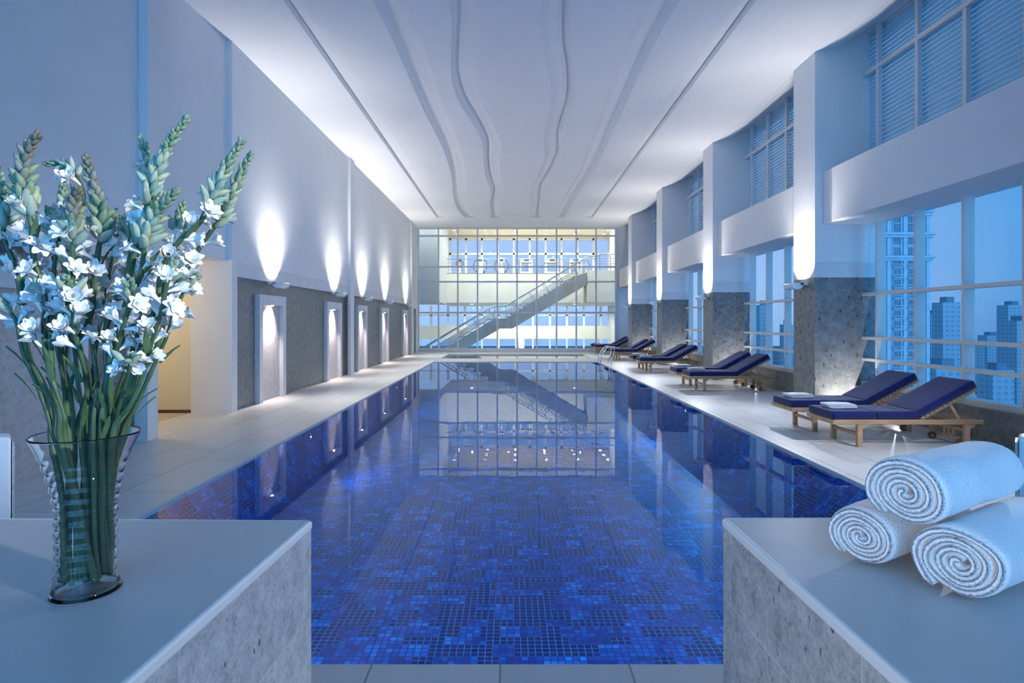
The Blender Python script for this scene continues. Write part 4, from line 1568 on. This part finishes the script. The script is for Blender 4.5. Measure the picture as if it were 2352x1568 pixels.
def vr(z):
    tab = [(.035, .0485), (.08, .0478), (.12, .0478), (.16, .0495), (.19, .0535), (.215, .0585), (.24, .066), (.26, .0735), (.275, .0795), (.288, .0855), (.292, .0868)]
    return interp(tab, z)


def ripple(z, a):
    if z < .02 or z > .27:
        return 0
    amp = .0019 * min(1, (z - .02) / .02) * min(1, (.27 - z) / .04)
    return amp * math.sin(2 * PI * z / .0205 + a + .8 * math.sin(a * 2)) + amp * .3 * math.sin(5 * a + z * 60)


m_ = MB()
outer, inner = [], []
zs = [.035 + (.292 - .035) * i / 100 for i in range(1, 101)]
outer = prof_o[1:] + [(vr(z), z) for z in zs]
inner = [(vr(z) - .0028, z) for z in reversed(zs)] + [(.0457, .035), (.0472, .02), (.0500, .0105), (.049, .0065), (.02, .0060)]
cl = outer + [(vr(.292) - .0014, .2935)] + inner
m_.lathe(cl, 96, VC, ripple)
vt = m_.build('glass_vase', 'clear_glass', smooth=True)
tag(vt, 'tall flared clear glass vase with rippled sides on the left counter', 'vase')


def spline(pts, sub=6):
    out_ = []
    for a in range(len(pts) - 1):
        p0, p1, p2, p3 = [Vector(pts[min(max(a + q, 0), len(pts) - 1)]) for q in (-1, 0, 1, 2)]
        for s_ in [i / sub for i in range(sub)]:
            out_.append(.5 * ((2 * p1) + (p2 - p0) * s_ + (2 * p0 - 5 * p1 + 4 * p2 - p3) * s_**2 + (-p0 + 3 * p1 - 3 * p2 + p3) * s_**3))
    out_.append(Vector(pts[-1]))
    return out_


def bud_mesh(name, mat, tipmat, L, r, bend):
    m_ = MB()
    pts, rad = [], []
    for i in range(9):
        f_ = i / 8
        pts.append((bend * f_ * f_, 0, L * f_))
        rad.append(max(.0006, r * (.35 + 1.0 * math.sin(PI * (f_ ** .75) * .96)) * (.55 if f_ < .05 else .8)))
    rad[-1] = .0008
    m_.tube(pts, r, 8, True, rad)
    # faint sepal ridges
    me = bpy.data.meshes.new(name)
    me.from_pydata(m_.v, [], m_.f)
    me.materials.append(MATS[mat])
    me.materials.append(MATS[tipmat])
    for p in me.polygons:
        p.use_smooth = True
        if sum(me.vertices[i].co.z for i in p.vertices) / len(p.vertices) > L * .86:
            p.material_index = 1
    return me


def flower_mesh(name, seed, openness):
    r_ = random.Random(seed)
    m_ = MB()
    L = .026
    pts, rad = [], []
    for i in range(7):
        f_ = i / 6
        pts.append((.006 * f_ * f_, 0, L * f_))
        rad.append(.0022 + .0048 * f_ ** 1.6)
    m_.tube(pts, .003, 10, False, rad)
    base_ = Vector((.006, 0, L))
    for ring_, cnt, sc_, op in ((0, 7, 1.0, openness), (1, 6, .84, openness * .5)):
        for k in range(cnt):
            a = 2 * PI * (k + ring_ * .5) / cnt + r_.uniform(-.15, .15)
            o2 = op * r_.uniform(.75, 1.2)
            ln = .021 * sc_ * r_.uniform(.85, 1.12)
            wd = .0064 * sc_
            rd = Vector((math.cos(a), math.sin(a), 0))
            tg = Vector((-math.sin(a), math.cos(a), 0))
            rows_ = []
            p = base_ + rd * (.0062 - .002 * ring_) - Vector((0, 0, .004))
            ang = .25 + .2 * o2
            for q in range(7):
                f_ = q / 6
                wv = wd * math.sin(PI * min(1, .20 + f_ * .70)) * (1 if f_ < .95 else .55) + .0006
                cup = -.0016 * math.sin(PI * f_)
                rows_.append([p - tg * wv, p + (rd * math.cos(ang) * -1 + Vector((0, 0, 0))) * 0 + rd * cup * -1, p + tg * wv])
                ang += o2 * .22
                p = p + (rd * math.sin(ang) + Vector((0, 0, 1)) * math.cos(ang)) * (ln / 6)
            vs = [v for row in rows_ for v in row]
            fs = []
            for q in range(6):
                for j in range(2):
                    i0 = q * 3 + j
                    fs.append((i0, i0 + 1, i0 + 4, i0 + 3))
            m_.add(vs, fs)
    me = bpy.data.meshes.new(name)
    me.from_pydata(m_.v, [], m_.f)
    me.materials.append(MATS['petal_white'])
    for p in me.polygons:
        p.use_smooth = True
    return me


BUDS = [bud_mesh('bud', 'bud_green', 'bud_tip', .018, .0046, .003), bud_mesh('bud', 'bud_green', 'bud_green', .024, .0050, .005),
        bud_mesh('bud', 'bud_pale', 'bud_green', .030, .0054, .007), bud_mesh('bud', 'bud_pale', 'bud_pale', .035, .0058, .009)]
DARK_BUDS = [bud_mesh('bud', 'bud_tip', 'bud_tip', .018, .0048, .003), bud_mesh('bud', 'bud_dark', 'bud_tip', .024, .0052, .005),
             bud_mesh('bud', 'bud_green', 'bud_dark', .030, .0056, .007), bud_mesh('bud', 'bud_pale', 'bud_dark', .035, .0058, .009)]
FLOW = [flower_mesh('flower', s_, op) for s_, op in ((1, .35), (2, .7), (3, 1.2), (4, .5), (5, .15), (6, .9))]


def leaf_mesh():
    m_ = MB()
    rows_ = []
    for q in range(9):
        f_ = q / 8
        wv = .0075 * math.sin(PI * min(1, .12 + .86 * f_)) ** .8 * (1 - .5 * f_)
        c_ = Vector((.004 + .010 * f_ * f_, 0, .060 * f_))
        rows_ += [c_ + Vector((.003 * (1 - f_), -wv, 0)) * 1, c_ + Vector((.0035, 0, 0)), c_ + Vector((.003 * (1 - f_), wv, 0))]
    fs = []
    for q in range(8):
        for j in range(2):
            a = q * 3 + j
            fs.append((a, a + 1, a + 4, a + 3))
    m_.add(rows_, fs)
    me = bpy.data.meshes.new('leaf')
    me.from_pydata(m_.v, [], m_.f)
    me.materials.append(MATS['leaf_green'])
    for p in me.polygons:
        p.use_smooth = True
    return me


LEAF = leaf_mesh()


def part(me, name, parent, pos, axis, spin, scale):
    o = bpy.data.objects.new(name, me)
    C.objects.link(o)
    o.parent = parent
    q = Vector(axis).normalized().to_track_quat('Z', 'X')
    o.rotation_mode = 'QUATERNION'
    from mathutils import Quaternion
    o.rotation_quaternion = q @ Quaternion((0, 0, 1), spin)
    o.location = Vector(pos) - parent.location
    o.scale = (scale,) * 3
    return o


FN = [0]


def stem(label, px_pts, depth_top, r=.0050, spike=.11, nfl=6, fl_span=.16, base_a=None, depth_rim=None, top_scale=1.0, nleaf=3, buds=24, dark=False):
    nfl = int(nfl * 1.35 + .5)
    buds = int(buds * 1.4)
    """px_pts: from the tip down to the rim of the vase (picture coordinates); depths lean front/back"""
    FN[0] += 1
    rr = random.Random(100 + FN[0])
    n_ = len(px_pts)
    dr = 1.081 + (depth_top - 1.081) * .35 + rr.uniform(-.03, .03)
    pts = []
    for i, (x, y) in enumerate(px_pts):
        f_ = i / (n_ - 1)
        pts.append(P(x, y, depth_top + (dr - depth_top) * f_))
    rim = pts[-1]
    # keep the stem inside the neck of the vase
    off = Vector((rim.x - VC.x, rim.y - VC.y, 0))
    lim = .070
    if off.length > lim:
        off = off.normalized() * lim
        pts[-1] = Vector((VC.x + off.x, VC.y + off.y, rim.z))
    u0 = off / lim

    def inside(rad, tw, z, jit=.003):
        c_, s__ = math.cos(tw), math.sin(tw)
        return Vector((VC.x + rad * (u0.x * c_ - u0.y * s__) + rr.uniform(-jit, jit), VC.y + rad * (u0.x * s__ + u0.y * c_) + rr.uniform(-jit, jit), VC.z + z))
    twist = rr.uniform(.5, 1.3)
    bs = inside(.038, twist * 1.3, .019 + rr.uniform(0, .01))
    m2 = inside(.037, twist * .8, .100)
    m1 = inside(.042, twist * .35, .190)
    path = spline([bs, m2, m1] + list(reversed(pts)), 7)
    t = thing('tuberose_stem', label, 'flower', bs, 'tuberose stems in the vase')
    cum = [0]
    for i in range(1, len(path)):
        cum.append(cum[-1] + (path[i] - path[i - 1]).length)
    tot = cum[-1]

    def at(s_):
        s_ = max(0, min(tot, s_))
        for i in range(len(path) - 1):
            if cum[i + 1] >= s_:
                f_ = (s_ - cum[i]) / max(1e-6, cum[i + 1] - cum[i])
                return path[i].lerp(path[i + 1], f_), (path[i + 1] - path[i]).normalized()
        return path[-1], (path[-1] - path[-2]).normalized()
    node_s = [tot * .30, tot * .42, tot * .55, tot * .66]
    rad = []
    for s_ in cum:
        f_ = s_ / tot
        k_ = r * (1.05 - .25 * f_)
        if s_ > tot - spike:
            k_ *= .75 - .4 * (s_ - tot + spike) / spike
        for nd in node_s:
            k_ += r * .22 * math.exp(-((s_ - nd) / .006) ** 2)
        rad.append(k_)
    MB().tube(path, r, 10, True, rad).build('stalk', 'stalk_green', t, smooth=True)

    def side(tan, ang):
        ref = Vector((0, -1, 0)) if abs(tan.y) < .9 else Vector((1, 0, 0))
        e1 = (ref - tan * ref.dot(tan)).normalized()
        e2 = tan.cross(e1)
        return e1 * math.cos(ang) + e2 * math.sin(ang)
    ang = rr.uniform(0, 6)
    for k in range(buds):
        f_ = k / max(1, buds - 1)
        p, tan = at(tot - .002 - spike * f_ ** 1.15)
        ang += 2.4 + rr.uniform(-.2, .2)
        sd = side(tan, ang)
        op = .30 + .30 * f_ + rr.uniform(-.1, .14)
        axis = tan * math.cos(op) + sd * math.sin(op)
        me = (DARK_BUDS if dark else BUDS)[min(3, int(f_ * 3.4 + rr.uniform(-.3, .3)) if f_ > .05 else 0)]
        part(me, 'bud', t, p + sd * .0015, axis, rr.uniform(0, 6), (.66 + .44 * f_) * top_scale)
    for k in range(nfl):
        s_ = tot - spike * .92 - fl_span * (k / max(1, nfl - 1)) + rr.uniform(-.006, .006)
        p, tan = at(s_)
        ang += 2.4 + rr.uniform(-.4, .4)
        sd = side(tan, ang)
        op = rr.uniform(.55, 1.05)
        axis = tan * math.cos(op) + sd * math.sin(op)
        part(FLOW[rr.randrange(6)], 'flower', t, p + sd * .002, axis, rr.uniform(0, 6), rr.uniform(.70, .95))
    for k in range(nleaf):
        s_ = tot * rr.uniform(.45, .80)
        p, tan = at(s_)
        ang += 2.4
        sd = side(tan, ang)
        part(LEAF, 'leaf', t, p + sd * .003, tan * .96 + sd * .28, rr.uniform(-.3, .3) + math.pi, rr.uniform(.7, 1.05))
    return t


ST = [
    ('tuberose stem bending off the left photo edge with a dark leafy top', [(-6, 385), (8, 455), (10, 545), (34, 610), (56, 715), (64, 814), (92, 869), (119, 934), (118, 1010)], 1.06, dict(nfl=5, r=.0056)),
    ('stout tuberose spike at the left, upright with large grey green buds', [(86, 312), (64, 345), (52, 400), (62, 470), (74, 530), (78, 590), (101, 672), (116, 720), (115, 784), (122, 885), (138, 952), (139, 1010)], 1.00, dict(nfl=6, r=.0058, spike=.15, buds=30, top_scale=1.15, dark=True)),
    ('tuberose stem with a thin tip drooping sideways to the left', [(104, 376), (136, 377), (160, 384), (178, 408), (192, 450), (190, 520), (176, 600), (168, 680), (160, 760), (150, 860), (152, 1000)], 1.14, dict(nfl=5, r=.0045, spike=.07, buds=18, top_scale=.75)),
    ('tuberose spike left of the middle with tall close-set buds', [(197, 364), (212, 415), (228, 470), (234, 520), (222, 600), (216, 660), (205, 735), (181, 790), (204, 875), (190, 940), (172, 995)], 1.03, dict(nfl=6, r=.0056, spike=.15, buds=32, top_scale=1.1, dark=True)),
    ('short tuberose spike with dark brown green buds in the left middle', [(176, 436), (170, 470), (166, 520), (167, 590), (166, 650), (150, 720), (140, 800), (150, 900), (158, 1000)], .98, dict(nfl=7, r=.0052, spike=.10, buds=28, top_scale=1.15, dark=True)),
    ('small tuberose spike peeking up just left of the dark one', [(143, 426), (148, 470), (138, 540), (124, 620), (132, 700), (132, 800), (160, 890), (172, 1000)], 1.12, dict(nfl=6, r=.0045, buds=20, spike=.08)),
    ('tallest tuberose spike reaching above all the others', [(428, 272), (396, 318), (368, 372), (352, 420), (338, 470), (324, 530), (309, 580), (301, 620), (268, 690), (246, 742), (243, 800), (246, 865), (240, 920), (233, 970)], 1.05, dict(nfl=4, r=.0052, spike=.17, buds=32, fl_span=.12)),
    ('slim tuberose spike forking left beside the tallest one', [(322, 316), (334, 345), (340, 380), (334, 430), (330, 480), (322, 540), (305, 600), (285, 680), (270, 760), (248, 850), (225, 985)], 1.10, dict(nfl=3, r=.0042, spike=.09, buds=22, top_scale=.8)),
    ('tuberose spike leaning far right, higher of the outer two', [(554, 326), (532, 362), (508, 405), (488, 450), (458, 512), (420, 545), (386, 590), (368, 640), (361, 692), (332, 771), (310, 845), (286, 937), (270, 992)], 1.04, dict(nfl=7, r=.0050, spike=.14, buds=28)),
    ('outermost tuberose spike on the right with pale closed buds', [(576, 356), (550, 405), (522, 465), (492, 520), (464, 560), (440, 600), (400, 665), (381, 722), (356, 808), (307, 885), (292, 982)], 1.10, dict(nfl=6, r=.0050, spike=.15, buds=28, fl_span=.18)),
    ('tuberose spike with a dense rounded cone of buds right of the middle', [(402, 440), (374, 470), (350, 505), (334, 545), (330, 590), (320, 640), (292, 685), (286, 730), (262, 790), (250, 850), (255, 920), (248, 985)], .99, dict(nfl=6, r=.0054, spike=.12, buds=32, top_scale=1.1)),
    ('short thin tuberose stem with few narrow buds left of the tallest', [(284, 500), (296, 545), (300, 580), (286, 650), (272, 720), (262, 800), (244, 880), (228, 960), (216, 990)], 1.13, dict(nfl=3, r=.0042, spike=.05, buds=8)),
    ('low tuberose stem with a trumpet flower pointing out at the left edge', [(6, 700), (36, 735), (50, 800), (66, 840), (92, 900), (112, 960), (125, 1008)], 1.03, dict(nfl=3, r=.0040, spike=.02, buds=3, fl_span=.03, nleaf=1)),
    ('low tuberose stem with open flowers low in the left of the bunch', [(92, 640), (104, 690), (100, 750), (108, 830), (130, 900), (148, 960), (150, 1005)], 1.00, dict(nfl=6, r=.0045, spike=.03, buds=5, fl_span=.10)),
    ('middle tuberose stem topped by open flowers below the dark spike', [(150, 640), (165, 690), (172, 760), (190, 830), (200, 900), (186, 990)], .97, dict(nfl=7, r=.0045, spike=.03, buds=5, fl_span=.10)),
    ('tuberose stem with open flowers right under the slim forked spike', [(300, 640), (296, 700), (280, 760), (262, 830), (250, 905), (240, 985)], .98, dict(nfl=7, r=.0048, spike=.04, buds=6, fl_span=.12)),
    ('tuberose stem crowded with white flowers right of the middle', [(420, 470), (410, 520), (392, 570), (378, 640), (366, 700), (340, 770), (318, 850), (296, 930), (280, 990)], 1.13, dict(nfl=8, r=.0046, spike=.07, buds=14, fl_span=.17)),
    ('right-hand tuberose stem ending in an open flower to the far right', [(452, 634), (424, 668), (400, 720), (384, 770), (366, 810), (340, 870), (308, 940), (298, 985)], 1.04, dict(nfl=5, r=.0040, spike=.03, buds=4, fl_span=.09)),
    ('bent tuberose stem with a broken flower bud low at the right', [(300, 815), (296, 850), (286, 890), (272, 940), (262, 992)], .97, dict(nfl=2, r=.0036, spike=.03, buds=4, fl_span=.02, nleaf=1)),
    ('back tuberose stem with white flowers between the two left spikes', [(110, 480), (118, 540), (126, 620), (150, 700), (170, 790), (180, 880), (196, 990)], 1.15, dict(nfl=8, r=.0046, spike=.06, buds=14, fl_span=.18)),
    ('back tuberose stem with white flowers at the centre of the bunch', [(260, 490), (262, 560), (250, 640), (236, 720), (222, 800), (212, 890), (208, 985)], 1.16, dict(nfl=8, r=.0046, spike=.06, buds=16, fl_span=.18)),
    ('tuberose stem with white flowers at the lower right of the bunch', [(398, 600), (384, 650), (372, 710), (350, 780), (330, 850), (302, 925), (286, 985)], 1.00, dict(nfl=7, r=.0044, spike=.04, buds=6, fl_span=.15)),
    ('straight inner tuberose stem with few blossoms in the vase centre', [(206, 640), (204, 720), (214, 800), (222, 880), (214, 985)], 1.08, dict(nfl=4, r=.0046, spike=.04, buds=6, fl_span=.08)),
    ('straight inner tuberose stem leaning right from the vase centre', [(338, 690), (318, 760), (296, 830), (272, 900), (256, 985)], 1.08, dict(nfl=4, r=.0046, spike=.04, buds=6, fl_span=.08)),
]
for lab, pts, dt, kw in ST:
    stem(lab, pts, dt, **kw)
